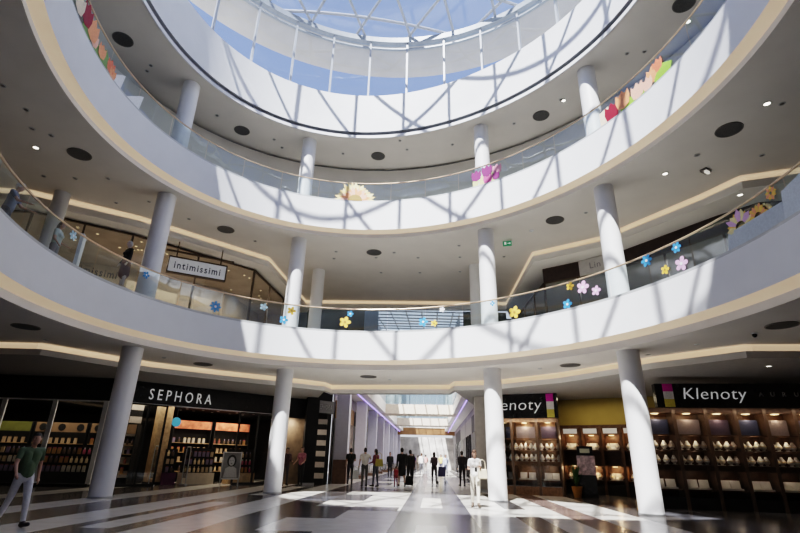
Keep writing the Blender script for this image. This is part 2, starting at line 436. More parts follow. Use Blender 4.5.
balustrade(R2, 12.13, 'curved glass balustrade with thin handrail on the upper gallery edge', -150, 150, 30)

# ------------------------------------------------------------------ roof: clerestory, ring beam, lattice dome
RB = 10.25; ZB = 22.45
win = empty('window_1', (C3[0], C3[1], 18.4)); struct(win)
def cp(ph, r, z): return (C3[0] + r * sin(ph), C3[1] + r * cos(ph), z)
g = MB(); vs = [cp(p, RB, 18.4) for p in PH] + [cp(p, RB, ZB) for p in PH]
g.add(vs, [(i, (i + 1) % N, N + (i + 1) % N, N + i) for i in range(N)], 0, True); g.build('clerestory_pane', G_CLER, win, fix=False)
for k in range(32):
    ph = radians(4.9 + 11.25 * k)
    MB().box(cp(ph, RB - .06, (18.4 + ZB) / 2), (.09, .16, ZB - 18.4), -ph).build('mullion', STEEL, win)
b = MB()
for z0, z1, ra, rb in ((ZB, ZB + .32, RB - .22, RB + .12), (ZB - .42, ZB - .34, RB - .14, RB)):
    prof = [(ra, z0), (rb, z0), (rb, z1), (ra, z1)]
    vs = [cp(p, r, z) for r, z in prof for p in PH]
    b.add(vs, [(q * N + i, q * N + (i + 1) % N, ((q + 1) % 4) * N + (i + 1) % N, ((q + 1) % 4) * N + i) for q in range(4) for i in range(N)])
b.build('ring_beam', BEAM, win)
dome = empty('window_2', (C3[0], C3[1], ZB + .3)); struct(dome)
def dz(r): return ZB + .34 + 1.9 * (1 - (r / RB) ** 2)
rings = [0.01, 2, 4, 6, 8, 9.3, RB]
vs = [cp(p, r, dz(r) + .1) for r in rings for p in PH]
MB().add(vs, [(q * N + i, q * N + (i + 1) % N, (q + 1) * N + (i + 1) % N, (q + 1) * N + i) for q in range(len(rings) - 1) for i in range(N)], 0, True).build('dome_glazing', G_ROOF, dome, fix=False)
for fam in range(3):
    a = radians(8 + 60 * fam); d = (cos(a), sin(a)); nn = (-d[1], d[0])
    for k in range(-4, 5):
        o = k * 2.3 + (.5 if fam == 1 else 0)
        if abs(o) >= RB - .3: continue
        hl = sqrt(RB ** 2 - o * o); pts = []
        for i in range(13):
            t = -hl + 2 * hl * i / 12; x = nn[0] * o + d[0] * t; y = nn[1] * o + d[1] * t
            pts.append((C3[0] + x, C3[1] + y, dz(hypot(x, y))))
        MB().tube(pts, .075, 8).build('lattice_bar', STEEL, dome)
# eaves outside the clerestory; unseen flat roof added to bounce light onto them
def disc(name, r0, r1, z, m, ring0=None):
    vs = [(ring0.pt(p, .5, z) if ring0 else cp(p, r0, z)) for p in PH] + [cp(p, r1, z) for p in PH]
    return struct(MB().add(vs, [(i, (i + 1) % N, N + (i + 1) % N, N + i) for i in range(N)]).build(name, m, fix=False))
disc('ceiling_7', RB + .05, RB + 2.5, ZB + .05, TAN)
disc('ceiling_8', RB, 24, 18.40, ROOFO, R3)

# ------------------------------------------------------------------ ceiling fittings
VENT0 = [(-10.74, 13.85), (-7.67, 19.42), (-1.26, 21.58), (6.26, 17.78), (9.54, 11.78)]
VENT2 = [(-10.69, 14.17), (-7.76, 19.57), (-1.27, 21.43), (6.19, 17.96), (9.39, 12.05)]
POSN = ['far left', 'left', 'middle', 'right', 'far right']
vp = None
for lev, (pts, z) in enumerate(((VENT0, 4.62), (VENT0, 10.5), (VENT2, 15.85))):
    for k, (x, y) in enumerate(pts):
        lab = 'round dark speaker grille on the %s ceiling, %s of five' % (('ground floor', 'first gallery', 'top gallery')[lev], POSN[k])
        if vp is None:
            vp = empty('ceiling_speaker', (x, y, z), lab, 'speaker', 'ceiling speakers')
            MB().lathe([(.34, -.015), (.34, 0)], 32, (x, y, z)).build('grille', VENTM, vp)
            MB().tube([(x + .35 * cos(2 * pi * i / 32), y + .35 * sin(2 * pi * i / 32), z - .01) for i in range(32)], .018, 6, True).build('rim', SPOTD, vp)
        else: dup(vp, (x, y, z), label=lab)
SPOT0 = [(-8.68, 18.22), (5.4, 18.64), (8.73, 14.06), (8.06, 15.65), (-.33, 22.3), (-11.32, 15.6)]
SPOT1 = [(-11.83, 15.42), (-10.62, 15.37), (-11.3, 17.2), (-12.9, 15.3), (-9.92, 17.03), (-8.92, 18.48), (-6.7, 20.59), (-3.09, 21.59), (-1.19, 22.22), (-1.0, 24.29), (-3.29, 22.48), (-.3, 21.54), (.87, 22.1), (1.06, 24.15), (2.69, 20.54), (2.9, 21.91), (3.14, 23.86), (5.0, 21.71), (7.27, 17.08), (9.35, 13.08), (11.36, 13.0), (10.25, 10.63), (-10.96, 11.63), (-11.4, 12.53), (-11.03, 12.86), (-10.9, 10.65)]
SPOT2 = [(-10.54, 15.78), (-10.24, 15.47), (-8.6, 18.5), (-6.37, 20.23), (-6.12, 20.89), (-3.07, 21.29), (-.15, 20.07), (.21, 20.8), (2.45, 20.29), (5.11, 18.56), (6.75, 16.89), (8.44, 14.27), (9.05, 14.15)]
def spot(x, y, z, lens, lab, grp, r=.068):
    t = empty('downlight', (x, y, z), lab, 'ceiling light', grp)
    MB().tube([(x + r * cos(2 * pi * i / 20), y + r * sin(2 * pi * i / 20), z - .008) for i in range(20)], .016, 6, True).build('rim', ALU, t)
    MB().lathe([(r, -.006), (r * .8, -.012)], 20, (x, y, z)).build('lens', lens, t)
    return t
d0 = spot(-8.68, 18.22, 4.62, SPOTD, 'small unlit downlight in the ground floor ceiling', 'unlit downlights on the ground floor ceiling')
for x, y in SPOT0[1:]: dup(d0, (x, y, 4.62))
for x, y in SPOT1: dup(d0, (x, y, 10.5), label='small unlit downlight in the first gallery ceiling', group='unlit downlights on the first gallery ceiling')
for x, y in SPOT2: dup(d0, (x, y, 15.85), label='small unlit downlight in the top gallery ceiling', group='unlit downlights on the top gallery ceiling')
for (x, y, z, lab) in [(-11.97, 13.53, 10.5, 'lit downlight at the far left of the first gallery ceiling'), (8.9, 14.18, 10.5, 'lit downlight beside the spotlight on the first gallery ceiling'),
                       (9.85, 10.64, 10.5, 'lit downlight at the far right of the first gallery ceiling'), (11.6, 14.6, 10.0, 'lit downlight under the dropped ceiling edge at the right of the first gallery'),
                       (11.4, 15.0, 4.22, 'lit downlight above the right jewellery sign, left one'), (12.4, 14.6, 4.22, 'lit downlight above the right jewellery sign, right one'),
                       (6.88, 16.94, 15.85, 'lit downlight on the top gallery ceiling beside the right column'), (9.92, 12.76, 15.85, 'lit downlight at the far right of the top gallery ceiling')]:
    spot(x, y, z, LAMP, lab, 'lit downlights', .09)
t = empty('exit_sign', (4.73, 19.81, 10.5), 'green emergency exit sign hanging from the first gallery ceiling', 'sign')
EW = Wall((4.55, 19.83), (4.92, 19.75))
MB().wbox(EW, 0, .38, -.03, .03, 10.2, 10.42).build('sign_box', mat('exit_green', (.02, .20, .10), .4, emit=(.02, .35, .15), es=.3), t)
MB().wbox(EW, .18, .20, -.01, .01, 10.42, 10.5).build('hanger', ALU, t)
mb = MB(); mb.wbox(EW, .06, .15, .03, .035, 10.25, 10.38); mb.wbox(EW, .20, .32, .03, .035, 10.29, 10.33); mb.wbox(EW, .28, .33, .03, .035, 10.27, 10.35); mb.build('arrow_symbol', LETTER, t)
t = empty('smoke_detector', (5.57, 18.8, 10.5), 'small white smoke detector on the first gallery ceiling', 'detector')
MB().lathe([(.09, -.03), (.10, 0)], 20, (5.57, 18.8, 10.5)).build('base', WHITE, t); MB().lathe([(.04, -.07), (.06, -.03)], 16, (5.57, 18.8, 10.5)).build('sensor_cap', WHITE, t)
t = empty('spotlight', (10.1, 13.9, 10.5), 'boxy adjustable spotlight on the right of the first gallery ceiling', 'ceiling light')
MB().box((10.1, 13.9, 10.46), (.3, .22, .08), .5).build('housing', SPOTD, t); MB().box((10.1, 13.85, 10.38), (.2, .08, .08), .5).build('lamp_head', mat('spot_dim', (.6, .58, .55), .4, emit=(1, .95, .85), es=.6), t)
t = empty('security_camera', (9.43, 12.63, 4.62), 'small dark dome security camera on the ground floor ceiling at right', 'camera')
MB().lathe([(.07, -.03), (.07, 0)], 16, (9.43, 12.63, 4.62)).build('base', WHITE, t); MB().ell((9.43, 12.63, 4.57), (.06, .06, .07)).build('dome', BLACK, t)

# ------------------------------------------------------------------ flower decals on the glass
def on_ring(ring, phd, z, pts2d, off=.045):
    "lay a flat outline (metres, x to the right seen from inside) on the curved glass"
    out = []
    for x, y in pts2d:
        r0 = rad(ring.R, ring.e, radians(phd)); ph = radians(phd) + x / r0
        out.append(ring.pt(ph, off, z + y))
    return out
def flower_shape(r, n, ro=.42, seg=8, wob=.0):
    pts = []
    for i in range(n * seg):
        a = 2 * pi * i / (n * seg); pts.append((r * (ro + (1 - ro) * abs(cos(n * a / 2)) ** .7) * cos(a + wob), r * (ro + (1 - ro) * abs(cos(n * a / 2)) ** .7) * sin(a + wob)))
    return pts
def fan(mb, pts, c, mi): n = len(pts); mb.add([c] + pts, [(0, i + 1, (i + 1) % n + 1) for i in range(n)], mi)
YL = flatcol((.85, .55, .10)); BL = flatcol((.06, .28, .62)); PK = flatcol((.72, .45, .70)); PB = flatcol((.45, .65, .75)); BR = flatcol((.40, .22, .05)); WHT = flatcol((.82, .84, .86))
ST = [(-58.2, 6.83, BL, .13, 5, 'small blue star shaped flower sticker on the glass before the leftmost column'), (-41.6, 6.45, BL, .22, 8, 'round blue flower sticker on the glass in front of the lingerie shop'),
      (-30.6, 6.8, PB, .16, 5, 'pale blue flower sticker on the glass left of the second column'), (-25.6, 6.39, BL, .18, 5, 'blue flower sticker on the glass in front of the second column'),
      (-24.0, 6.80, YL, .18, 5, 'orange flower sticker on the glass in front of the second column'), (-10.8, 6.50, YL, .24, 5, 'yellow flower sticker on the glass left of centre'),
      (-9.6, 6.86, BL, .14, 5, 'small blue flower sticker just above the yellow one left of centre'), (9.4, 6.47, BL, .20, 5, 'blue flower sticker on the glass in front of the bright skylight'),
      (12.3, 6.38, YL, .14, 5, 'small yellow flower sticker on the glass in front of the bright skylight'), (14.5, 6.92, WHT, .12, 5, 'small white flower sticker high on the glass before the skylight'),
      (28.4, 6.90, BL, .10, 4, 'tiny blue sticker on the glass in front of the third column'), (34.3, 6.42, YL, .24, 5, 'yellow flower sticker on the glass right of the third column'),
      (49.9, 6.90, YL, .15, 5, 'small yellow flower sticker upper left of the lilac flowers'), (53.2, 6.74, PK, .23, 5, 'large lilac flower sticker left of the rightmost column'),
      (56.5, 6.50, PK, .17, 5, 'smaller lilac flower sticker beside the rightmost column'), (48.7, 6.30, BL, .18, 5, 'blue flower sticker low on the glass beneath the lilac flowers'),
      (69.9, 6.88, BL, .19, 6, 'blue flower sticker just right of the rightmost column'), (77.1, 6.88, BL, .16, 6, 'blue flower sticker above the pink one at the right'),
      (73.7, 6.40, YL, .14, 5, 'small yellow flower sticker low on the glass at the right'), (77.5, 6.38, PK, .21, 5, 'pink flower sticker low on the glass at the right'),
      (-76.9, 6.88, PB, .15, 6, 'pale blue flower sticker on the glass at the far left')]
for ph, z, m, r, n, lab in ST:
    t = empty('flower_sticker', R1.pt(radians(ph), .045, z), lab, 'sticker', 'flower stickers on the lower balustrade')
    mb = MB(); fan(mb, on_ring(R1, ph, z, flower_shape(r, n, .45)), R1.pt(radians(ph), .045, z), 0); mb.build('petals', m, t, fix=False)
    mb = MB(); c = [(r * .22 * cos(2 * pi * i / 12), r * .22 * sin(2 * pi * i / 12)) for i in range(12)]
    fan(mb, on_ring(R1, ph, z, c, .035), R1.pt(radians(ph), .035, z), 0); mb.build('flower_centre', BR if m is YL else WHT, t, fix=False)
def petals_fan(ring, ph, z, n, a0, a1, r0, r1, cols, name, parent, width=.10, off=.045):
    mbs = [MB() for _ in cols]
    for i in range(n):
        a = a0 + (a1 - a0) * i / (n - 1); rr_ = r1 * random.uniform(.82, 1.05); k = i % len(cols)
        w = width * random.uniform(.8, 1.2)
        sh = [(r0, -w * .5), ((r0 + rr_) * .55, -w), (rr_, 0), ((r0 + rr_) * .55, w), (r0, w * .5)]
        pts = [(x * cos(a) - y * sin(a), x * sin(a) + y * cos(a)) for x, y in sh]
        P = on_ring(ring, ph, z, pts, off - .002 * (i % 3)); mbs[k].add(P, [tuple(range(len(P)))])
    for mb, c in zip(mbs, cols): mb.build(name, c, parent, fix=False)
ORG = flatcol((.85, .36, .18)); SAL = flatcol((.85, .48, .36)); PYL = flatcol((.90, .78, .40)); RED = flatcol((.30, .015, .035)); GRN = flatcol((.30, .55, .08)); PUR2 = flatcol((.22, .03, .16)); MAG = flatcol((.55, .12, .30)); CRM = flatcol((.80, .68, .52))
# sunflower, upper gallery centre
t = empty('sunflower_decal', R2.pt(radians(-10), .04, 12.2), 'large yellow and salmon sunflower decal on the upper balustrade glass', 'decal')
petals_fan(R2, -10, 12.22, 17, .02, pi - .02, .30, .98, [PYL, flatcol((.90, .66, .28))], 'outer_petals', t, .12)
petals_fan(R2, -10, 12.21, 15, .06, pi - .06, .20, .72, [SAL, ORG], 'inner_petals', t, .10, .034)
mb = MB(); P = on_ring(R2, -10, 12.2, [(.32 * cos(pi * i / 14), .32 * sin(pi * i / 14)) for i in range(15)], .026); mb.add(P, [tuple(range(15))]); mb.build('flower_centre', flatcol((.35, .22, .06)), t, fix=False)
def tulip(ring, ph, z, s, m, parent, name='tulip_head'):
    sh = [(0, -.5), (.32, -.38), (.42, 0), (.36, .42), (.18, .25), (0, .5), (-.18, .25), (-.36, .42), (-.42, 0), (-.32, -.38)]
    mb = MB(); fan(mb, on_ring(ring, ph, z, [(x * s, y * s) for x, y in sh], random.uniform(.025, .05)), ring.pt(radians(ph), .04, z), 0); return mb.build(name, m, parent, fix=False)
def leaf(ring, ph, z, w, h, m, parent, name='leaf'):
    mb = MB(); P = on_ring(ring, ph, z, [(-w / 2, 0), (0, -.02), (w / 2, 0), (w * .7, h * .5), (w * .1, h), (-w * .5, h * .5)], .048); mb.add(P, [tuple(range(6))]); return mb.build(name, m, parent, fix=False)
t = empty('tulip_decal', R2.pt(radians(29), .04, 12.2), 'purple and pink tulip decal on the upper balustrade left of its third column', 'decal')
for ph, z, s, m in [(25.6, 12.72, .55, PUR2), (28.9, 12.82, .58, PUR2), (29.0, 12.42, .5, MAG), (32.0, 12.75, .5, flatcol((.72, .32, .42))), (31.6, 12.45, .4, PUR2)]: tulip(R2, ph, z, s, m, t)
for ph in (25.2, 27.2, 30.4): leaf(R2, ph, 12.2, .24, .5, flatcol((.62, .62, .30)), t)
t = empty('tulip_decal', R2.pt(radians(74), .04, 12.2), 'red orange and green tulip decal on the upper balustrade right of its last column', 'decal')
mb = MB(); P = on_ring(R2, 65, 12.2, [(-.12, 0), (.28, 0), (.28, .62), (-.12, .55)], .055); mb.add(P, [(0, 1, 2, 3)]); mb.build('cream_patch', CRM, t, fix=False)
for ph, z, s, m in [(67.8, 12.50, .72, RED), (71.3, 12.62, .72, ORG), (75.4, 12.52, .62, SAL), (78.3, 12.45, .5, SAL), (80.0, 12.62, .62, ORG), (81.6, 12.75, .5, flatcol((.80, .22, .12)))]: tulip(R2, ph, z, s, m, t)
for ph, w, h in [(71.9, .5, .42), (73.6, .4, .3), (76.9, .3, .25), (82.3, .62, .48)]: leaf(R2, ph, 12.2, w, h, GRN, t)
t = empty('tulip_decal', R2.pt(radians(-84), .04, 12.2), 'orange and maroon tulip decal on the upper balustrade at the far left', 'decal')
for ph, z, s, m in [(-91.2, 12.72, .75, RED), (-88.0, 12.66, .75, ORG), (-86.6, 12.50, .5, SAL), (-83.6, 12.52, .5, ORG), (-79.8, 12.5, .5, flatcol((.80, .22, .12))), (-94.5, 12.6, .7, CRM), (-78.8, 12.36, .4, ORG)]: tulip(R2, ph, z, s, m, t)
for ph, w, h in [(-90, .5, .35), (-85.5, .4, .4), (-82.5, .5, .6), (-78.3, .4, .3)]: leaf(R2, ph, 12.2, w, h, flatcol((.22, .36, .12)), t)
for ph, lab in ((-76.8, 'white corner panel on the upper balustrade glass beside the orange tulips'), (-70.6, 'white corner panel on the upper balustrade glass beside the top left column')):
    mb = MB(); P = on_ring(R2, ph, 12.2, [(-.5, -.02), (.2, -.02), (.28, .62), (.1, .5)], .05); mb.add(P, [(0, 1, 2, 3)]); tag(mb.build('glass_panel_decal', WHT, fix=False), lab, 'decal', 'white decals on the upper balustrade')
# right hand side of the lower balustrade: autumn flowers and a pale panel
t = empty('autumn_flower_decal', R1.pt(radians(92), .04, 6.6), 'yellow and purple flower decal on the lower balustrade at the far right', 'decal')
mb = MB(); P = on_ring(R1, 92.5, 6.14, [(-.75, 0), (.95, 0), (.95, .42), (-.65, .42)], .056); mb.add(P, [(0, 1, 2, 3)]); mb.build('pale_panel', flatcol((.52, .58, .64)), t, fix=False)
petals_fan(R1, 90.8, 6.56, 11, .05, pi - .05, .14, .46, [YL, PYL, PK], 'petals', t, .08)
petals_fan(R1, 94.4, 6.56, 9, .1, pi - .1, .10, .30, [YL, ORG], 'small_petals', t, .06)
petals_fan(R1, 97.6, 6.88, 9, 0, 2 * pi * .9, .03, .2, [YL, ORG], 'upper_petals', t, .05)
mb = MB(); P = on_ring(R1, 102.6, 6.14, [(-.6, 0), (.75, 0), (.75, .78), (-.5, .62)], .05); mb.add(P, [(0, 1, 2, 3)]); tag(mb.build('glass_panel_decal', flatcol((.56, .62, .68)), fix=False), 'pale square panel on the lower balustrade glass at the right edge', 'decal')

# ================================================================== GROUND FLOOR, LEFT: cosmetics shop
A0 = (-11.35, 21.75); B0 = (-6.25, 26.4)
WS = Wall(A0, B0); WL = Wall((-21, 20.3), (-12.0, 21.15)); WM = Wall((-12.0, 21.15), A0); WE = Wall(B0, (-4.85, 27.5))
t = empty('shop_fascia', WS.p3(WS.L / 2, 0, 3.3), 'long black fascia with white spaced letters over the cosmetics shop at left', 'sign')
mb = MB(); mb.wbox(WS, -.1, WS.L + .05, -.35, 0, 3.31, 4.25); mb.build('fascia_board', BLACK, t)
for W_, z_ in ((WL, 3.31), (WM, 3.31), (WE, 3.2)): MB().wbox(W_, 0, W_.L, -.35, 0, z_, 4.25).build('side_board', BLACKM, t)
text_obj('SEPHORA', WS.mtx(.63, .0, 3.50), .46, 2.80, .03, 'sign_lettering', LETTER, t, 1.55)
mb = MB(); mb.wbox(WS, -.1, WS.L, .0, .02, 3.28, 3.33); mb.build('bottom_trim', ALU, t)
# glazing, posts and plinth
def shopfront(label, W, us, z0, z1, fm, gm=G_SHOP, group=None, plinth=None, rail=True):
    t = empty('shopfront_glazing', W.p3((us[0] + us[-1]) / 2, 0, z0), label, 'shop window', group)
    for u in us:
        h_ = .09 if fm is WHITE else .035
        MB().wbox(W, u - h_, u + h_, -.06, .02, z0, z1).build('mullion', fm, t)
    for a, b in zip(us, us[1:]): MB().quad(W.p3(a, -.02, z0), W.p3(b, -.02, z0), W.p3(b, -.02, z1), W.p3(a, -.02, z1)).build('pane', gm, t, fix=False)
    if rail: MB().wbox(W, us[0], us[-1], -.06, .03, z1 - .06, z1).build('head_rail', fm, t)
    if plinth: MB().wbox(W, us[0], us[-1], -.08, .05, 0, plinth).build('plinth', BLACKM, t)
    return t
shopfront('tall glass shop window with pale posts at the far left of the cosmetics shop', WL, [3.2, 5.0, 6.95, 8.95], .1, 3.3, WHITE, plinth=.12)
shopfront('glass shop window right of the entrance of the cosmetics shop', WS, [5.0, 6.0, 6.85], .06, 3.3, BLACKM, plinth=.1)
shopfront('narrow glass shop window behind the leftmost ground floor column', WS, [0, .75, 1.5], .06, 3.3, BLACKM, plinth=.1)
t = tag(MB().wbox(WE, .05, WE.L, -.3, .0, 0, 3.2).build('wall_poster', mat('poster_beige', (.20, .15, .10), .5, var=.5, scale=1.5)), 'brown toned poster panel on the wall behind the second ground column', 'poster')
t = empty('dark_pillar', (-4.42, 26.7, 0), 'square dark pillar at the corner of the cosmetics shop and the corridor', 'pillar')
MB().box((-4.42, 26.7, 2.12), (.62, .62, 4.24), .3).build('shaft', BLACKM, t); MB().box((-4.42, 26.7, .06), (.68, .68, .12), .3).build('plinth', ALU, t)
# shop shell
DW = mat('shop_dark_wall', (.06, .05, .045), .8)
def shell(name, pts, z0, z1, m):
    mb = MB()
    for a, b in zip(pts, pts[1:]): mb.quad((*a, z0), (*b, z0), (*b, z1), (*a, z1))
    return struct(mb.build(name, m, fix=False))
shell('wall_left', [(-21, 20.3), (-22, 29.5), (-10.5, 34), (-4.6, 29.2), (-4.85, 27.5)], 0, 4.3, DW)
mb = MB(); v = [(-21, 20.3), (-12.0, 21.15), A0, B0, (-4.85, 27.5), (-4.6, 29.2), (-10.5, 34), (-22, 29.5)]
mb.add([(x, y, 3.42) for x, y in v], [tuple(range(len(v)))]); struct(mb.build('ceiling_9', BLACKM, fix=False))
# striped pillar and wooden pillar inside
def striped(x, y, w, h, n, rz, lab):
    t = empty('striped_pillar', (x, y, 0), lab, 'pillar')
    for i in range(n): MB().box((x, y, h * (i + .5) / n), (w, w, h / n * .998), rz).build('stripe_block', BLACKM if i % 2 == 0 else mat('stripe_white', (.62, .56, .50), .5), t)
    return t
q = WS.pt(.62, -1.7); striped(q[0], q[1], .62, 3.4, 12, WS.rz, 'black and white striped pillar inside the cosmetics shop beside the leftmost column')
striped(-4.02, 28.0, .5, 3.5, 13, .1, 'black and white striped pillar at the mouth of the corridor')
q = WS.pt(1.95, -1.6); t = empty('wooden_pillar', (q[0], q[1], 0), 'pale oak clad pillar inside the cosmetics shop entrance', 'pillar')
MB().box((q[0], q[1], 1.7), (.6, .6, 3.4), WS.rz).build('shaft', WOODL, t); MB().box((q[0], q[1], .05), (.66, .66, .1), WS.rz).build('plinth', BLACKM, t)
# shelving
PROD = [flatcol(c) for c in [(.55, .42, .28), (.30, .10, .08), (.62, .58, .52), (.12, .08, .06), (.45, .25, .10), (.70, .55, .35), (.25, .20, .30), (.50, .12, .20)]]
PN = ['tan', 'dark red', 'pale grey', 'black', 'brown', 'cream', 'violet', 'crimson']
def proto_bottle(k):
    mb = MB(); 
    if k % 2: mb.lathe([(.05, 0), (.055, .02), (.055, .16), (.03, .19)], 10); c = MB().lathe([(.028, .19), (.028, .26)], 10)
    else: mb.box((0, 0, .11), (.12, .07, .22)); c = MB().box((0, 0, .235), (.10, .06, .03))
    r = empty('cosmetics_bottle' if k % 2 else 'cosmetics_box', (0, 0, -5)); mb.build('body', PROD[k], r, local=True); c.build('cap' if k % 2 else 'lid', PROD[(k + 3) % 8], r, local=True)
    return r
BOT = [proto_bottle(k) for k in range(8)]; used = set()
def put_bottle(k, loc, rz, lab, grp):
    if k not in used:
        used.add(k); r = BOT[k]; r.location = loc; r.rotation_euler = (0, 0, rz); tag(r, lab, 'cosmetics', grp); return r
    return dup(BOT[k], loc, rz, lab, grp)
def shelf_unit(W, u0, u1, o, zs, h, lab, where, cm, header=None, fill=.2, depth=.4, lit=True):
    t = empty('shelf_unit', W.p3((u0 + u1) / 2, o, 0), lab, 'shelf', None)
    MB().wbox(W, u0, u1, o - .03, o, 0, h).build('back_panel', cm, t)
    for u in (u0, u1 - .04): MB().wbox(W, u, u + .04, o, o + depth, 0, h).build('side_panel', cm, t)
    for z in zs: MB().wbox(W, u0 + .04, u1 - .04, o, o + depth, z - .03, z).build('shelf_board', WOODL, t)
    if header:
        hp = MB().wbox(W, u0 + .05, u1 - .05, o + depth - .03, o + depth, h - .42, h - .02).build('header_panel', header, t)
        for u in [u0 + .35 + .78 * i for i in range(int((u1 - u0) / .7))] if header is HDT else []: MB().tube([W.p3(u, o + depth, h - .22), W.p3(u, o + depth + .02, h - .22)], [.15, .15], 20).build('round_emblem', BLACKM, hp)
    for zi, z in enumerate(zs):
        u = u0 + .14
        k = random.randrange(8)
        while u < u1 - .14:
            if random.random() < .3: k = random.randrange(8)
            put_bottle(k, W.p3(u, o + depth - .13, z), W.rz, '%s cosmetics on %s' % (PN[k], where), 'cosmetics on ' + where)
            u += fill * random.uniform(.85, 1.3)
    return t
HDY = mat('header_olive', (.17, .18, .05), .5, emit=(.4, .42, .08), es=.01, var=.2, scale=3); HDO = mat('header_orange', (.75, .22, .12), .5, emit=(.9, .22, .10), es=.2, var=.5, scale=4)
HDT = mat('header_tan', (.30, .20, .12), .5, emit=(.6, .4, .2), es=.01, var=.2, scale=2)
zz = [.45, .85, 1.25, 1.62]
shelf_unit(WL, 3.0, 5.3, -2.2, zz, 2.5, 'tall perfume shelf unit with olive header, leftmost in the cosmetics shop', 'the leftmost perfume shelves', BLACKM, HDY, .24)
shelf_unit(WL, 5.4, 7.6, -2.2, zz, 2.5, 'tall perfume shelf unit with tan header, second in the cosmetics shop', 'the second perfume shelves', BLACKM, HDT, .24)
shelf_unit(WL, 7.7, 9.7, -2.2, zz, 2.5, 'tall perfume shelf unit with tan header nearest the leftmost column', 'the third perfume shelves', BLACKM, HDT, .24)
shelf_unit(WS, 3.1, 5.1, -3.8, [.5, .95, 1.4, 1.85], 2.95, 'shelf unit under orange light box picture at the back of the cosmetics shop, left one', 'the shelves under the left orange light box', BLACKM, HDO, .24)
shelf_unit(WS, 5.25, 7.3, -3.8, [.5, .95, 1.4, 1.85], 2.95, 'shelf unit under orange light box picture at the back of the cosmetics shop, right one', 'the shelves under the right orange light box', BLACKM, HDO, .24)
shelf_unit(WS, -.3, 1.5, -3.4, [.45, .85, 1.25, 1.62], 2.5, 'shelf unit with olive header behind the striped pillar', 'the shelves behind the striped pillar', BLACKM, HDY, .24)
for k in range(0):
    u = 5.75 + k * .78; tag(MB().tube([WL.p3(u, -1.79, 2.28), WL.p3(u, -1.76, 2.28)], [.15, .15], 20).build('round_emblem', BLACKM), 'round dark emblem on the tan shelf header, number %s from the left' % ['one', 'two', 'three', 'four', 'five'][k], 'sign', 'round emblems on the shelf headers')
def gondola(W, u0, u1, o, h, lab, where, base):
    t = empty('display_gondola', W.p3((u0 + u1) / 2, o, 0), lab, 'display stand')
    MB().wbox(W, u0, u1, o - .3, o + .3, 0, .5).build('base', base, t)
    zs = []
    for i in range(3):
        z = .52 + i * .34; zs.append(z); s = .30 - i * .08; MB().wbox(W, u0 + .02, u1 - .02, o - s, o + s, z - .03, z).build('shelf_tier', BLACKM, t)
    MB().wbox(W, u0, u1, o - .03, o + .03, .5, h).build('spine_panel', BLACKM, t)
    for i, z in enumerate(zs):
        u = u0 + .12; k = random.randrange(8)
        while u < u1 - .1:
            put_bottle(k, W.p3(u, o + .22 - i * .06, z), W.rz, '%s cosmetics on %s' % (PN[k], where), 'cosmetics on ' + where); u += .2
            if random.random() < .4: k = random.randrange(8)
gondola(WS, 3.0, 4.5, -1.2, 1.6, 'low cream based display gondola at the entrance of the cosmetics shop', 'the cream based gondola', mat('gondola_cream', (.62, .55, .45), .5))
gondola(WS, 5.2, 6.6, -1.2, 1.6, 'pale display gondola behind the right shop window', 'the gondola behind the right shop window', WOODL)
gondola(WS, 2.2, 2.75, -1.3, 1.5, 'narrow dark display gondola left of the cream based one', 'the narrow dark gondola', flatcol((.12, .03, .10)))
gondola(WL, 4.2, 8.6, -1.0, 1.5, 'long dark display gondola inside the far left shop window', 'the long gondola at far left', BLACKM)
# anti-theft gates, round sign
for k, u in enumerate((1.55, 2.95)):
    t = empty('security_gate', WS.p3(u, -.5, 0), 'slim metal anti-theft gate at the cosmetics shop entrance, %s one' % ('left', 'right')[k], 'security gate', 'anti-theft gates')
    p = [WS.p3(u, -.75, .05), WS.p3(u, -.75, 1.5), WS.p3(u, -.68, 1.6), WS.p3(u, -.32, 1.6), WS.p3(u, -.25, 1.5), WS.p3(u, -.25, .05)]
    MB().tube(p, .025, 8).build('frame', ALU, t); MB().wbox(WS, u - .06, u + .06, -.85, -.15, 0, .06).build('foot', ALU, t); MB().wbox(WS, u - .008, u + .008, -.7, -.3, .3, 1.45).build('panel', G_SHOP, t)
t = empty('hanging_sign', WS.p3(3.0, -2.2, 3.0), 'round blue sign hanging inside the cosmetics shop', 'sign')
MB().tube([WS.p3(2.75, -2.2, 2.75), WS.p3(2.75, -2.16, 2.75)], [.22, .22], 24).build('disc', mat('blue_sign', (.03, .22, .36), .5, emit=(.05, .35, .6), es=.25), t); MB().tube([WS.p3(2.75, -2.18, 2.97), WS.p3(2.75, -2.18, 3.42)], .008, 6).build('cord', BLACKM, t)
dl = None
for W, us, os_ in ((WL, [3.6, 4.6, 5.6, 6.6, 7.6, 8.6], [-.7, -1.5]), (WS, [.4, 1.3, 2.2, 3.1, 4.0, 4.9, 5.8, 6.7], [-.8, -2.2, -3.2])):
    for u in us:
        for o in os_:
            x, y = W.pt(u + random.uniform(-.15, .15), o)
            if dl is None: dl = spot(x, y, 3.415, LAMP, 'small lit downlight in the dark ceiling of the cosmetics shop', 'lit downlights in the cosmetics shop', .05)
            else: dup(dl, (x, y, 3.415))
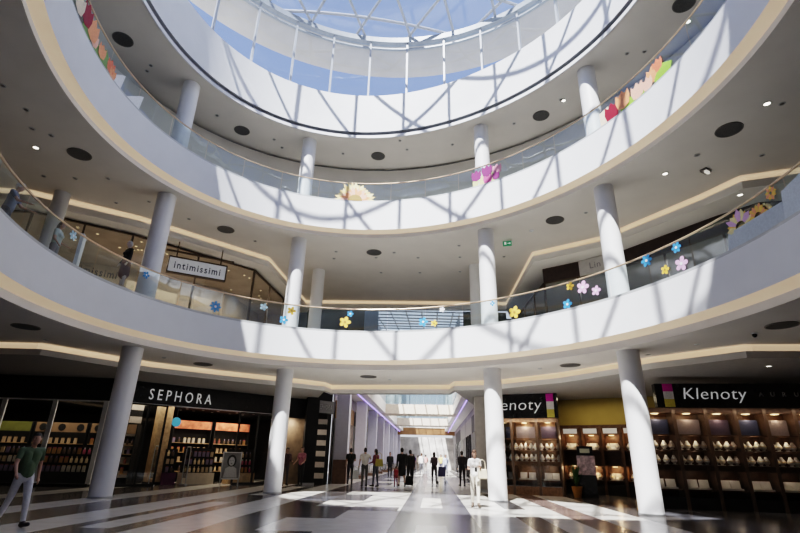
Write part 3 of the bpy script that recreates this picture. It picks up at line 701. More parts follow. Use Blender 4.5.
# A-frame poster
t = empty('poster_stand', (-7.45, 24.1, 0), 'black and white portrait poster on a white framed stand before the cosmetics shop', 'poster')
WP = Wall((-7.87, 24.0), (-7.09, 24.3))
MB().wbox(WP, 0, .84, -.02, .02, .28, 1.44).build('board', mat('board_white', (.82, .82, .82), .5), t)
for u in (.03, .81):
    MB().tube([WP.p3(u, .03, 0), WP.p3(u, 0, 1.46)], .018, 8).build('leg', ALU, t); MB().tube([WP.p3(u, -.32, 0), WP.p3(u, -.03, 1.2)], .015, 8).build('leg', ALU, t)
MB().wbox(WP, .05, .79, .02, .025, .33, 1.40).build('print', mat('print_grey', (.30, .30, .30), .6, var=.2, scale=2), t)
def wflat(W, o, z, u, pts, name, m, par): mb = MB(); fan(mb, [W.p3(u + x, o, z + y) for x, y in pts], W.p3(u, o, z), 0); return mb.build(name, m, par, fix=False)
ov = lambda rx, ry, n=20: [(rx * cos(2 * pi * i / n), ry * sin(2 * pi * i / n)) for i in range(n)]
G1 = flatcol((.06, .06, .06)); G2 = flatcol((.62, .62, .62))
wflat(WP, .029, 1.06, .42, ov(.20, .26), 'printed_hair', G1, t); wflat(WP, .032, 1.04, .42, ov(.13, .19), 'printed_face', G2, t); wflat(WP, .029, .58, .42, [(-.30, -.22), (.30, -.22), (.24, .16), (.07, .26), (-.07, .26), (-.24, .16)], 'printed_shoulders', G2, t)
for dx in (-.05, .05): wflat(WP, .034, 1.07, .42 + dx, ov(.022, .012, 10), 'printed_eye', G1, t)
wflat(WP, .034, .95, .42, ov(.04, .013, 10), 'printed_mouth', G1, t)

# ================================================================== GROUND FLOOR, RIGHT: jewellery shop
WA = Wall((5.0, 23.4), (7.0, 22.5)); WB = Wall((9.6, 17.4), (13.6, 16.7)); WC = Wall((7.95, 24.9), (11.6, 22.4))
def bands(W, u, z0, z1, par):
    h = (z1 - z0) / 3
    for i, c in enumerate([(.72, .60, .12), (.78, .76, .74), (.62, .02, .36)]): MB().wbox(W, u, u + .32, .0, .03, z0 + h * i, z0 + h * (i + 1)).build('colour_block', flatcol(c), par)
t = empty('shop_fascia', WA.p3(1, 0, 3.15), 'black fascia with white lettering over the left jewellery window', 'sign')
MB().wbox(WA, -.3, WA.L + .15, -.3, 0, 3.15, 4.22).build('fascia_board', BLACK, t); bands(WA, 1.88, 3.18, 4.2, t)
text_obj('klenoty', WA.mtx(-.75, .0, 3.36), .62, 2.42, .03, 'sign_lettering', LETTER, t, 1.05, .12, -.012)
t = empty('shop_fascia', WB.p3(2, 0, 3.18), 'long black fascia with white lettering over the right jewellery windows', 'sign')
MB().wbox(WB, -.55, 8.5, -.3, 0, 3.18, 3.98).build('fascia_board', BLACK, t); bands(WB, -.30, 3.19, 3.97, t)
text_obj('Klenoty', WB.mtx(.34, .0, 3.33), .50, 2.0, .03, 'sign_lettering', LETTER, t, 1.05, .12, -.012)
for i, ch in enumerate('AURUM'): text_obj(ch, WB.mtx(2.72 + .36 * i, .0, 3.55), .14, None, .02, 'letter', mat('letter_dim', (.55, .54, .53), .5), t)
bp = empty('jewellery_bust', (0, 0, -5)); MB().lathe([(.10, 0), (.10, .012), (.045, .02), (.045, .05), (.10, .09), (.112, .15), (.07, .22), (.042, .27), (.038, .30)], 14).build('bust', BUST, bp, local=True)
MB().tube([(.085 * cos(a), -.02 + .085 * sin(a) * .9 - .02, .215 - .035 * (1 - sin(a))) for a in [pi * 2 * i / 14 for i in range(14)]], .006, 5, True).build('necklace', mat('gold', (.75, .52, .18), .3, metal=.9), bp, local=True)
cp_ = empty('ring_tray', (0, 0, -5)); MB().box((0, 0, .03), (.34, .22, .06)).build('tray', BUST, cp_, local=True); MB().hexa([(-.15, .02, .06), (.15, .02, .06), (.15, .08, .06), (-.15, .08, .06)], [(-.15, .08, .30), (.15, .08, .30), (.15, .10, .30), (-.15, .10, .30)]).build('upright_card', BUST, cp_, local=True)
fb = {'b': True, 'c': True}
def put(kind, loc, rz, lab, grp, cat):
    src = bp if kind == 'b' else cp_
    if fb[kind]:
        fb[kind] = False; src.location = loc; src.rotation_euler = (0, 0, rz); return tag(src, lab, cat, grp)
    return dup(src, loc, rz, lab, grp)
PICS = [flatcol((.10, .12, .22)), flatcol((.35, .30, .32)), flatcol((.16, .13, .20))]
def cabinet(W, u0, u1, lab, short, top, wood, i, pic=True, spot_on=True):
    "shallow lit display window: plinth, lower case, wooden rail, two shelves, picture"
    t = empty('display_cabinet', W.p3((u0 + u1) / 2, 0, 0), lab, 'display cabinet', None)
    MB().wbox(W, u0, u1, -.62, -.56, .0, top).build('back_panel', wood, t)
    MB().wbox(W, u0, u1, -.55, .02, 0, .34).build('plinth', wood if W is not WB else BLACKM, t)
    MB().wbox(W, u0, u1, -.55, .02, top - .16, top).build('header', wood, t)
    for ua, ub in ((u0, u0 + .055), (u1 - .055, u1)): MB().wbox(W, ua, ub, -.55, .05, .0, top).build('post', mat('cabinet_post', (.16, .11, .08), .35, metal=.3), t)
    MB().wbox(W, u0, u1, -.55, .03, 1.16, 1.34).build('wooden_rail', wood, t)
    MB().wbox(W, u0, u1, -.5, .0, 1.77, 1.80).build('shelf', wood, t); MB().wbox(W, u0, u1, -.5, .0, .56, .59).build('shelf', wood, t); MB().wbox(W, u0, u1, -.3, .02, 2.26, 2.29).build('shelf', wood, t)
    MB().quad(W.p3(u0, .03, .34), W.p3(u1, .03, .34), W.p3(u1, .03, top - .16), W.p3(u0, .03, top - .16)).build('pane', G_SHOP, t, fix=False)
    c = (u0 + u1) / 2; x, y = W.pt(c, -.25)
    MB().lathe([(.11, -.02), (.13, 0)], 16, (x, y, top - .165)).build('spotlight', LAMPW, t)
    if pic: MB().wbox(W, u0 + .15, u1 - .12, -.32, -.29, 2.31, 2.80).build('picture', PICS[i % 3], t)
    n = max(3, int((u1 - u0) / .21))
    for z, row in ((1.34, 'lower'), (1.80, 'upper')):
        for k in range(n):
            u = u0 + .12 + (u1 - u0 - .24) * k / (n - 1)
            put('b', W.p3(u, -.2 - .09 * (k % 2), z), W.rz, 'white jewellery bust on the %s shelf of %s' % (row, short), 'busts on the %s shelf of %s' % (row, short), 'jewellery bust')
    for k in range(2): put('c', W.p3(u0 + (u1 - u0) * (.33 + .34 * k), -.25, .59), W.rz, 'white jewellery tray in the bottom case of %s' % short, 'trays in the bottom case of ' + short, 'jewellery tray')
    return t
for i, (a, b, nm) in enumerate([(-.55, .25, 'the cabinet behind the third ground column'), (.25, 1.36, 'the left cabinet under the left jewellery sign'), (1.36, 2.3, 'the right cabinet under the left jewellery sign')]):
    cabinet(WA, a, b, 'wood framed jewellery display cabinet, ' + nm, nm, 3.14, WOOD, i)
ORD = ['first', 'second', 'third', 'fourth', 'fifth', 'sixth']
for i, (a, b) in enumerate(zip((-1.14, -.1, .91, 1.83, 2.73, 3.62, 4.52), (-.1, .91, 1.83, 2.73, 3.62, 4.52, 5.4))):
    nm = 'the %s cabinet right of the rightmost column' % (ORD + ['seventh'])[i]
    cabinet(WB, a, b, 'dark wood jewellery display cabinet, ' + nm, nm, 3.16, WOODD, i)
# recess between with yellow wall
struct(MB().wbox(WC, -.7, 6.5, -.5, -.3, 2.95, 4.3).build('wall_right', YELLOW))
mb = MB(); 
for a, b in (((7.0, 22.5), WC.pt(-.25, -.4)), (WC.pt(6.5, -.4), (14.5, 19.0)), ((14.5, 19.0), (21, 17.5))): mb.quad((*a, 0), (*b, 0), (*b, 4.3), (*a, 4.3))
mb.wbox(WC, -.7, 6.5, -.5, -.45, 0, 3); struct(mb.build('wall_right_side', DW, fix=False))
for i, (a, b) in enumerate(zip((0.0, .93, 1.83, 2.72), (.93, 1.83, 2.72, 3.6))):
    nm = 'the %s cabinet under the yellow wall' % ORD[i]
    t = empty('display_cabinet', WC.p3((a + b) / 2, 0, 0), 'dark lit jewellery cabinet with white header, ' + nm, 'display cabinet')
    MB().wbox(WC, a, b, -.5, -.44, 0, 3.0).build('back_panel', WOODD, t); MB().wbox(WC, a, b, -.45, 0, 0, .45).build('plinth', BLACKM, t); MB().wbox(WC, a, b, -.45, 0, 2.88, 3.0).build('header', WOODD, t)
    for ua, ub in ((a, a + .06), (b - .06, b)): MB().wbox(WC, ua, ub, -.45, .03, 0, 3.0).build('post', WOODD, t)
    for z in (.62, 1.25, 1.9): MB().wbox(WC, a, b, -.42, -.01, z - .03, z).build('shelf', WOODD, t)
    MB().wbox(WC, a + .14, b - .14, .0, .02, 2.62, 2.84).build('name_plate', mat('plate_lit', (.6, .58, .55), .5, emit=(1, .95, .9), es=.22), t)
    for z in (2.55, 1.2):
        x, y = WC.pt((a + b) / 2, -.2); MB().lathe([(.10, -.02), (.12, 0)], 14, (x, y, z)).build('spotlight', LAMPW, t)
    for z, row in ((.62, 'lowest'), (1.9, 'top')):
        for k in range(3): put('c' if k == 1 else 'b', WC.p3(a + .25 + k * .2, -.2, z), WC.rz, '%s on the %s shelf of %s' % ('white jewellery tray' if k == 1 else 'white jewellery bust', row, nm), '%s on the %s shelf of %s' % ('trays' if k == 1 else 'busts', row, nm), 'jewellery tray' if k == 1 else 'jewellery bust')
# brochure stand and potted plant
t = empty('brochure_stand', (8.15, 22.4, 0), 'black and pink standing information display in front of the yellow walled recess', 'display stand')
WD = Wall((7.8, 22.55), (8.45, 22.25))
MB().wbox(WD, 0, .72, -.2, .2, 0, .85).build('base_cabinet', BLACK, t); MB().wbox(WD, .0, .72, -.1, .06, .85, 1.62).build('poster_board', mat('stand_poster', (.55, .42, .44), .5, var=.5, scale=7), t)
MB().wbox(WD, .05, .67, -.14, .08, 1.62, 2.0).build('header_box', BLACK, t); MB().wbox(WD, .16, .56, .08, .09, 1.72, 1.90).build('name_plate', mat('plate_olive', (.5, .5, .38), .5), t)
t = empty('potted_plant', (7.5, 22.0, 0), 'leafy green plant in an orange pot beside the brochure stand', 'plant')
MB().lathe([(.14, 0), (.20, .30), (.22, .42), (.19, .42), (.17, .36)], 24, (7.5, 22.0, 0)).build('pot', flatcol((.55, .25, .05)), t)
mb = MB()
for i in range(26):
    a = random.uniform(0, 6.28); l = random.uniform(.5, 1.0); b_ = random.uniform(.1, .35)
    p0 = Vector((7.5, 22.0, .38)); p1 = p0 + Vector((cos(a) * b_ * .5, sin(a) * b_ * .5, l * .6)); p2 = p0 + Vector((cos(a) * b_ * 1.3, sin(a) * b_ * 1.3, l)); s_ = Vector((-sin(a), cos(a), 0)) * .045
    mb.add([p0 - s_ * .3, p0 + s_ * .3, p1 + s_, p1 - s_, p2], [(0, 1, 2, 3), (3, 2, 4)])
mb.build('leaves', flatcol((.05, .13, .04)), t, fix=False)

# ================================================================== MALL CORRIDOR
def xl(y): return -3.05 + .07 * (y - 29)
def xr(y): return 4.75 + .07 * (y - 29)
CRW = mat('corridor_wall', (.34, .31, .31), .5, var=.3, scale=.5)
struct(MB().quad((xl(29) - .55, 28.6, 0), (xl(82) - .55, 82, 0), (xl(82) - .55, 82, 5.6), (xl(29) - .55, 28.6, 5.6)).build('wall_corridor_left', CRW, fix=False))
struct(MB().quad((xr(25) + .5, 25, 0), (xr(82) + .5, 82, 0), (xr(82) + .5, 82, 5.6), (xr(25) + .5, 25, 5.6)).build('wall_corridor_right', CRW, fix=False))
mb = MB(); mb.quad((-4.85, 27.5, 0), (xl(28.6) - .55, 28.6, 0), (xl(28.6) - .55, 28.6, 5.9), (-4.85, 27.5, 5.9)); struct(mb.build('wall_corner', BLACKM, fix=False))
mb = MB(); mb.quad((5.0, 23.4, 0), (5.0, 25.2, 0), (5.0, 25.2, 5.9), (5.0, 23.4, 5.9)); struct(mb.build('wall_corner_right', DW, fix=False))
WSD = Wall((-4.5, 27.6), (-3.65, 28.5))
t = empty('shop_fascia', WSD.p3(.6, 0, 3.6), 'dark side fascia with faint lettering at the corridor corner', 'sign')
MB().wbox(WSD, 0, 1.25, -.1, .25, 3.55, 4.2).build('fascia_board', GREYD, t); text_obj('SEPHORA', WSD.mtx(.1, .25, 3.75), .24, .95, .02, 'sign_lettering', mat('letter_faint', (.5, .5, .5), .5), t, 1.3)
po = 0
for k, y in enumerate((29.0, 36.5, 43.5, 50.0, 56.5, 63, 69.5, 76)):
    t = empty('pilaster', (xl(y), y, 0), 'lilac white pilaster on the left side of the corridor, number %d from the front' % (k + 1), 'pilaster', 'corridor pilasters')
    MB().box((xl(y) + .05, y, 2.95), (.72, .6, 4.3), -.07).build('shaft', LILAC, t); MB().box((xl(y) + .05, y, .6 if k == 0 else .1), (.75, .63, 1.2 if k == 0 else .2), -.07).build('base', BROWNB, t)
SH = [(.32, .20, .10), (.10, .09, .10), (.42, .36, .30), (.30, .12, .10), (.20, .22, .26), (.40, .34, .22), (.12, .10, .09), (.36, .30, .26), (.25, .20, .18)]
ys = (29.0, 36.5, 43.5, 50.0, 56.5, 63, 69.5, 76)
for k in range(7):
    a, b = ys[k] + .3, ys[k + 1] - .3; W = Wall((xl(a) - .45, a), (xl(b) - .45, b))
    t = empty('corridor_shop_window', W.p3(W.L / 2, 0, 0), 'shop window between the left corridor pilasters, bay number %d from the front' % (k + 1), 'shop window', 'left corridor shop windows')
    MB().wbox(W, 0, W.L, -.05, .0, 3.4, 4.4).build('sign_board', flatcol(SH[k]), t); MB().wbox(W, 0, W.L, -.03, -.01, .1, 3.4).build('pane', mat('lit_interior_%d' % (k % 3), [(.30, .24, .20), (.16, .14, .16), (.38, .34, .32)][k % 3], .25, var=.6, scale=1.4), t)
    for u in (0, W.L * .5, W.L): MB().wbox(W, u - .04, u + .04, -.05, .05, 0, 3.4).build('mullion', ALU, t)
for k, (a, b) in enumerate(((25.6, 29.5), (29.8, 34), (34.3, 40), (40.3, 47), (47.5, 56), (56.5, 68))):
    W = Wall((xr(b) + .4, b), (xr(a) + .4, a))
    t = empty('corridor_shop_window', W.p3(W.L / 2, 0, 0), 'shop window on the right side of the corridor, number %d from the front' % (k + 1), 'shop window', 'right corridor shop windows')
    MB().wbox(W, 0, W.L, -.05, .04, 3.3, 4.5).build('sign_board', flatcol([(.50, .47, .42), (.45, .42, .38), (.08, .07, .07)][k % 3]), t); MB().wbox(W, 0, W.L, -.03, -.01, .1, 3.3).build('pane', mat('lit_interior_r%d' % (k % 2), [(.42, .38, .33), (.14, .12, .12)][k % 2], .2, var=.6, scale=1.2), t)
    for i in range(4): u = W.L * i / 3; MB().wbox(W, u - .05, u + .05, -.05, .08, 0, 3.3).build('mullion', BLACKM if k % 2 else ALU, t)
t = empty('pillar', (4.05, 24.6, 0), 'square beige pillar at the right of the corridor mouth', 'pillar')
MB().box((4.05, 24.6, 2.2), (.55, .55, 4.4), -.07).build('shaft', mat('pillar_beige', (.50, .46, .42), .6), t); MB().box((4.05, 24.6, .06), (.6, .6, .12), -.07).build('plinth', ALU, t)
for nm, fx, lab, y0 in (('led_strip', lambda y: xl(y) + .42, 'purple glowing light line along the left of the corridor ceiling', 27.5), ('led_strip', lambda y: xr(y) - .42, 'purple glowing light line along the right of the corridor ceiling', 25.5)):
    t = empty(nm, (fx(y0), y0, 5.0), lab, 'light strip', 'corridor light lines')
    MB().tube([(fx(y0), y0, 5.03), (fx(75), 75, 5.02)], .03, 6).build('tube', PUR, t); MB().tube([(fx(y0), y0, 5.10), (fx(75), 75, 5.10)], .06, 6).build('housing', ALU, t)
# side soffits of the corridor
mb = MB()
mb.add([(xl(26) - .6, 26, 5.12), (xl(26) + .9, 26, 5.12), (xl(82) + .9, 82, 5.12), (xl(82) - .6, 82, 5.12)], [(0, 1, 2, 3)]); mb.add([(xl(26) + .9, 26, 5.12), (xl(82) + .9, 82, 5.12), (xl(82) + .9, 82, 6.0), (xl(26) + .9, 26, 6.0)], [(0, 1, 2, 3)])
mb.add([(xr(26) + .6, 25, 5.12), (xr(26) - .9, 25, 5.12), (xr(82) - .9, 82, 5.12), (xr(82) + .6, 82, 5.12)], [(0, 1, 2, 3)]); mb.add([(xr(26) - .9, 25, 5.12), (xr(82) - .9, 82, 5.12), (xr(82) - .9, 82, 6.0), (xr(26) - .9, 25, 6.0)], [(0, 1, 2, 3)])
struct(mb.build('ceiling_10', CEILW, fix=False))
# footbridges crossing the corridor at first floor level
CRM2 = mat('bridge_cream', (.70, .62, .52), .6)
for k, y in enumerate((45.5, 61.0)):
    t = empty('footbridge', ((xl(y) + xr(y)) / 2, y, 5.1), 'cream footbridge with glass parapet crossing the corridor, %s one' % ('nearer', 'farther')[k], 'footbridge', 'corridor footbridges')
    c = ((xl(y) + xr(y)) / 2, y)
    MB().box((c[0], c[1] + 1.2, 5.5), (xr(y) - xl(y) - .4, 2.6, .8), -.07).build('deck', CRM2, t); MB().box((c[0], c[1] - .1, 6.5), (xr(y) - xl(y) - .4, .03, 1.1), -.07).build('parapet_glass', G_BAL, t)
    MB().box((c[0], c[1] - .1, 7.08), (xr(y) - xl(y) - .4, .07, .07), -.07).build('handrail', ALU, t)
# first floor side walls of the corridor void, far end
UW = mat('corridor_upper_wall', (.52, .55, .56), .6, var=.15, scale=.4)
mb = MB()
mb.quad((xl(31) + .9, 31, 6), (xl(82) + .9, 82, 6), (xl(82) + .9, 82, 16), (xl(31) + .9, 31, 10.4)); mb.quad((xr(31) - .9, 31, 6), (xr(82) - .9, 82, 6), (xr(82) - .9, 82, 16), (xr(31) - .9, 31, 10.4))
struct(mb.build('wall_corridor_upper', UW, fix=False))
t = empty('shop_fascia', (5.8, 74, 4.4), 'orange brown lit fascia across the far end of the corridor', 'sign')
MB().box((4.3, 74, 5.1), (9.5, .3, 1.0), -.07).build('fascia_board', mat('orange_fascia', (.20, .11, .05), .5, emit=(.6, .3, .12), es=.08, var=.2, scale=2), t); MB().box((4.3, 73.8, 5.6), (9.5, .1, .12), -.07).build('top_trim', CRM2, t)
struct(MB().quad((-3, 79, 0), (12, 79, 0), (12, 79, 4.5), (-3, 79, 4.5)).build('wall_end', mat('end_wall', (.62, .60, .57), .6, var=.4, scale=.8), fix=False))
sk = empty('window_3', (1.9, 31, 10.3)); struct(sk)
def zs_(y): return 10.25 + .11 * (y - 30.6)
MB().quad((xl(30.6) + .2, 30.6, zs_(30.6) + .06), (xr(30.6) - .2, 30.6, zs_(30.6) + .06), (xr(82) - .2, 82, zs_(82) + .06), (xl(82) + .2, 82, zs_(82) + .06)).build('skylight_glazing', G_ROOF, sk, fix=False)
for i in range(8):
    f = i / 7; MB().tube([(xl(30.6) + .3 + (7.2) * f, 30.6, zs_(30.6)), (xl(82) + .3 + 7.2 * f, 82, zs_(82))], .05, 6).build('rafter', STEEL, sk)
for y in [30.6 + 1.3 * i for i in range(14)] + [50 + 3 * i for i in range(10)]: MB().tube([(xl(y) + .2, y, zs_(y) - .03), (xr(y) - .2, y, zs_(y) - .03)], .045, 6).build('purlin', STEEL, sk)
w4 = empty('window_4', (4.5, 82, 6)); struct(w4)
MB().quad((0, 82, 6), (9, 82, 6), (9, 82, 16), (0, 82, 16)).build('end_pane', G_ROOF, w4, fix=False)
for i in range(8): MB().box((1 + i * 1.1, 81.9, 11), (.12, .12, 10)).build('mullion', STEEL, w4)

# ================================================================== FIRST GALLERY SHOPS
LF = [(-22, 16.9), (-14.3, 17.0), (-11.35, 18.95), (-7.25, 22.9), (-6.55, 29.9)]
names = ['leftmost shop window of the first gallery', 'slanted shop window behind the mannequin on the first gallery', 'wide shop window under the hanging lingerie sign', 'receding shop window right of the hanging lingerie sign']
FR = mat('bronze_frame', (.10, .075, .055), .4, metal=.4)
for k, (a, b) in enumerate(zip(LF, LF[1:])):
    W = Wall(a, b); n = max(2, int(W.L / 1.9)); shopfront(names[k], W, [W.L * i / n for i in range(n + 1)], 6.02, 9.95, FR)
shell('wall_gallery_left', [(-22, 21), (-15, 22.5), (-12.5, 24), (-9.9, 26), (-9.2, 31), (-6.5, 31)], 6, 10.02, BEIGE)
mb = MB(); v = [(-22, 16.9), (-14.3, 17.0), (-11.35, 18.95), (-7.25, 22.9), (-6.55, 29.9), (-6.5, 31), (-9.2, 31), (-22, 27)]
mb.add([(x, y, 9.93) for x, y in v], [tuple(range(len(v)))]); struct(mb.build('ceiling_11', BEIGE, fix=False))
dl = None
for i in range(46):
    W = Wall(LF[2], LF[3]) if i < 26 else (Wall(LF[1], LF[2]) if i < 36 else Wall(LF[3], LF[4]))
    x, y = W.pt(random.uniform(.3, W.L - .3), -random.uniform(.5, 2.6))
    if dl is None: dl = spot(x, y, 9.92, LAMPW, 'small warm downlight in the ceiling of the lingerie shop', 'warm downlights in the lingerie shop', .06)
    else: dup(dl, (x, y, 9.92))
WI = Wall((-9.95, 19.62), (-7.88, 20.72))
t = empty('hanging_sign', WI.p3(1.2, 0, 9.4), 'white box sign with dark spaced letters hanging before the first gallery shop', 'sign')
MB().wbox(WI, 0, WI.L, -.1, .05, 8.57, 9.23).build('sign_box', SIGNW, t)
mb = MB(); mb.wbox(WI, -.04, WI.L + .04, -.12, .07, 8.52, 8.58); mb.wbox(WI, -.04, WI.L + .04, -.12, .07, 9.22, 9.28); mb.wbox(WI, -.05, 0, -.12, .07, 8.52, 9.28); mb.wbox(WI, WI.L, WI.L + .05, -.12, .07, 8.52, 9.28); mb.build('frame', FR, t)
text_obj('intimissimi', WI.mtx(.22, .05, 8.74), .30, WI.L - .44, .012, 'sign_lettering', LETTERD, t, 1.25, 0, .01)
for u in (.25, WI.L - .25): MB().tube([WI.p3(u, -.03, 9.26), WI.p3(u, -.03, 10.0)], .025, 8).build('hanger', FR, t)
MB().wbox(WI, -.2, WI.L + .3, -.08, -.0, 9.5, 9.57).build('top_bar', FR, t)
W = Wall(LF[1], LF[2]); Mx = W.mtx(1.55, .03, 7.85)
tag(text_obj('intimissimi', Mx, .30, 1.75, .006, 'window_lettering', LETTERD, None, 1.2, 0, .006), 'dark lettering on the slanted shop window behind the mannequin', 'sign')
# pale display niches and clothes rails inside
for k, (u, o, lab) in enumerate([(1.2, -2.2, 'pale display panel with garments inside the lingerie shop, left'), (2.6, -2.6, 'pale display panel with garments inside the lingerie shop, middle'), (4.3, -2.2, 'pale display panel with garments inside the lingerie shop, right')]):
    W = Wall(LF[2], LF[3]); t = empty('garment_display', W.p3(u, o, 6), lab, 'display', 'garment displays')
    MB().wbox(W, u - .5, u + .5, o - .05, o, 6.0, 8.6).build('panel', mat('display_cream', (.60, .50, .38), .6), t)
    MB().tube([W.p3(u - .45, o + .25, 7.7), W.p3(u + .45, o + .25, 7.7)], .015, 6).build('rail', ALU, t)
    for j in range(6): MB().wbox(W, u - .42 + j * .15, u - .32 + j * .15, o + .1, o + .4, 6.8 + .1 * (j % 2), 7.66).build('garment', flatcol(random.choice([(.55, .35, .25), (.2, .08, .06), (.6, .5, .45), (.35, .12, .14)])), t)
RF = [(6.95, 29.9), (6.9, 22.0), (9.45, 20.0), (11.8, 16.1), (12.6, 15.1), (22, 13.0)]
rn = ['receding shop window right of the bright skylight', 'dark shop window left of the rightmost gallery column', 'dark shop window right of the rightmost gallery column', 'short shop window behind the autumn flower decal', 'far right shop window of the first gallery']
for k, (a, b) in enumerate(zip(RF, RF[1:])):
    W = Wall(a, b); n = max(2, int(W.L / 1.9)); shopfront(rn[k], W, [W.L * i / n for i in range(n + 1)], 6.02, 9.3, FR)
t = empty('shop_fascia', (9.4, 20, 9.3), 'dark brown fascia band with a pale lettered panel on the right of the first gallery', 'sign')
for k, (a, b) in enumerate(zip(RF[1:], RF[2:])): W = Wall(a, b); MB().wbox(W, 0, W.L, -.25, .02, 9.28, 10.0).build('fascia_board', DARKBR, t)
W = Wall(RF[1], RF[2]); WX = Wall(W.pt(1.75, .06), Wall(RF[2], RF[3]).pt(.35, .12))
MB().wbox(WX, 0, WX.L, -.05, .03, 9.25, 9.98).build('pale_panel', mat('sign_pale', (.56, .54, .52), .5), t)
text_obj('Lin', WX.mtx(.5, .03, 9.5), .28, None, .012, 'sign_lettering', mat('letter_grey', (.25, .24, .26), .5), t, 1.1)
shell('wall_gallery_right', [(6.95, 31), (9.5, 31), (13.5, 23.5), (22, 17)], 6, 10.02, mat('gallery_shop_dark', (.13, .12, .12), .7, var=.4, scale=1))
mb = MB(); v = [(6.95, 31), (6.9, 22.0), (9.45, 20.0), (11.8, 16.1), (12.6, 15.1), (22, 13.0), (22, 17), (13.5, 23.5), (9.5, 31)]
mb.add([(x, y, 9.25) for x, y in v], [tuple(range(len(v)))]); struct(mb.build('ceiling_12', mat('gallery_shop_ceiling', (.25, .24, .23), .7), fix=False))
for k, (u, o, seg) in enumerate([(1.0, -1.2, 1), (2.3, -1.4, 1), (1.6, -1.2, 2), (3.2, -1.4, 2)]):
    W = Wall(RF[seg], RF[seg + 1]); lab = 'pale display table inside the dark right gallery shop, number %d from the left' % (k + 1)
    t = empty('display_table', W.p3(u, o, 6), lab, 'table', 'gallery display tables')
    MB().wbox(W, u - .55, u + .55, o - .35, o + .35, 7.1, 7.18).build('tabletop', mat('table_cream', (.62, .55, .44), .5), t)
    for du in (-.5, .5):
        for do in (-.3, .3): MB().wbox(W, u + du - .03, u + du + .03, o + do - .03, o + do + .03, 6, 7.1).build('leg', ALU, t)
# back of the first gallery either side of the skylight
GW = mat('greenish_back_glass', (.10, .12, .105), .2, var=.5, scale=.6)
struct(MB().quad((-6.5, 30.55, 6), (-2.1, 30.55, 6), (-2.1, 30.55, 10.3), (-6.5, 30.55, 10.3)).build('wall_gallery_back_left', GW, fix=False))
struct(MB().quad((4.15, 30.55, 6), (6.95, 30.55, 6), (6.95, 30.55, 10.3), (4.15, 30.55, 10.3)).build('wall_gallery_back_right', GW, fix=False))
t = tag(MB().box((-1.75, 30.5, 8.0), (.9, .15, 4.3)).build('blue_panel', mat('blue_grey_panel', (.30, .40, .55), .4)), 'tall pale blue panel left of the bright skylight on the first gallery', 'panel')
t = empty('white_pylon', (-10.0, 14.1, 6.0), 'slim white information pylon behind the lower balustrade at left', 'sign stand')
MB().box((-10.0, 14.1, 6.85), (.34, .10, 1.6), -1.2).build('board', WHITE, t); MB().box((-10.0, 14.1, 6.02), (.5, .35, .04), -1.2).build('foot', ALU, t)
bx_ = empty('planter', (-2.7, 29.4, 6.0), 'green shrub in a planter left of the bright skylight', 'plant')
MB().lathe([(.25, 0), (.32, .5)], 16, (-2.7, 29.4, 6.0)).build('pot', GREYD, bx_)
mb = MB()
for i in range(60):
    a = random.uniform(0, 6.28); e = random.uniform(.1, 1.5); l = random.uniform(.5, 1.3); d = Vector((cos(a) * cos(e), sin(a) * cos(e), sin(e))); p0 = Vector((-2.7, 29.4, 6.6)); p2 = p0 + d * l; s_ = Vector((-sin(a), cos(a), 0)) * .09
    mb.add([p0, p0 + d * l * .6 + s_, p2, p0 + d * l * .6 - s_], [(0, 1, 2, 3)])
mb.build('foliage', flatcol((.10, .16, .06)), bx_, fix=False)

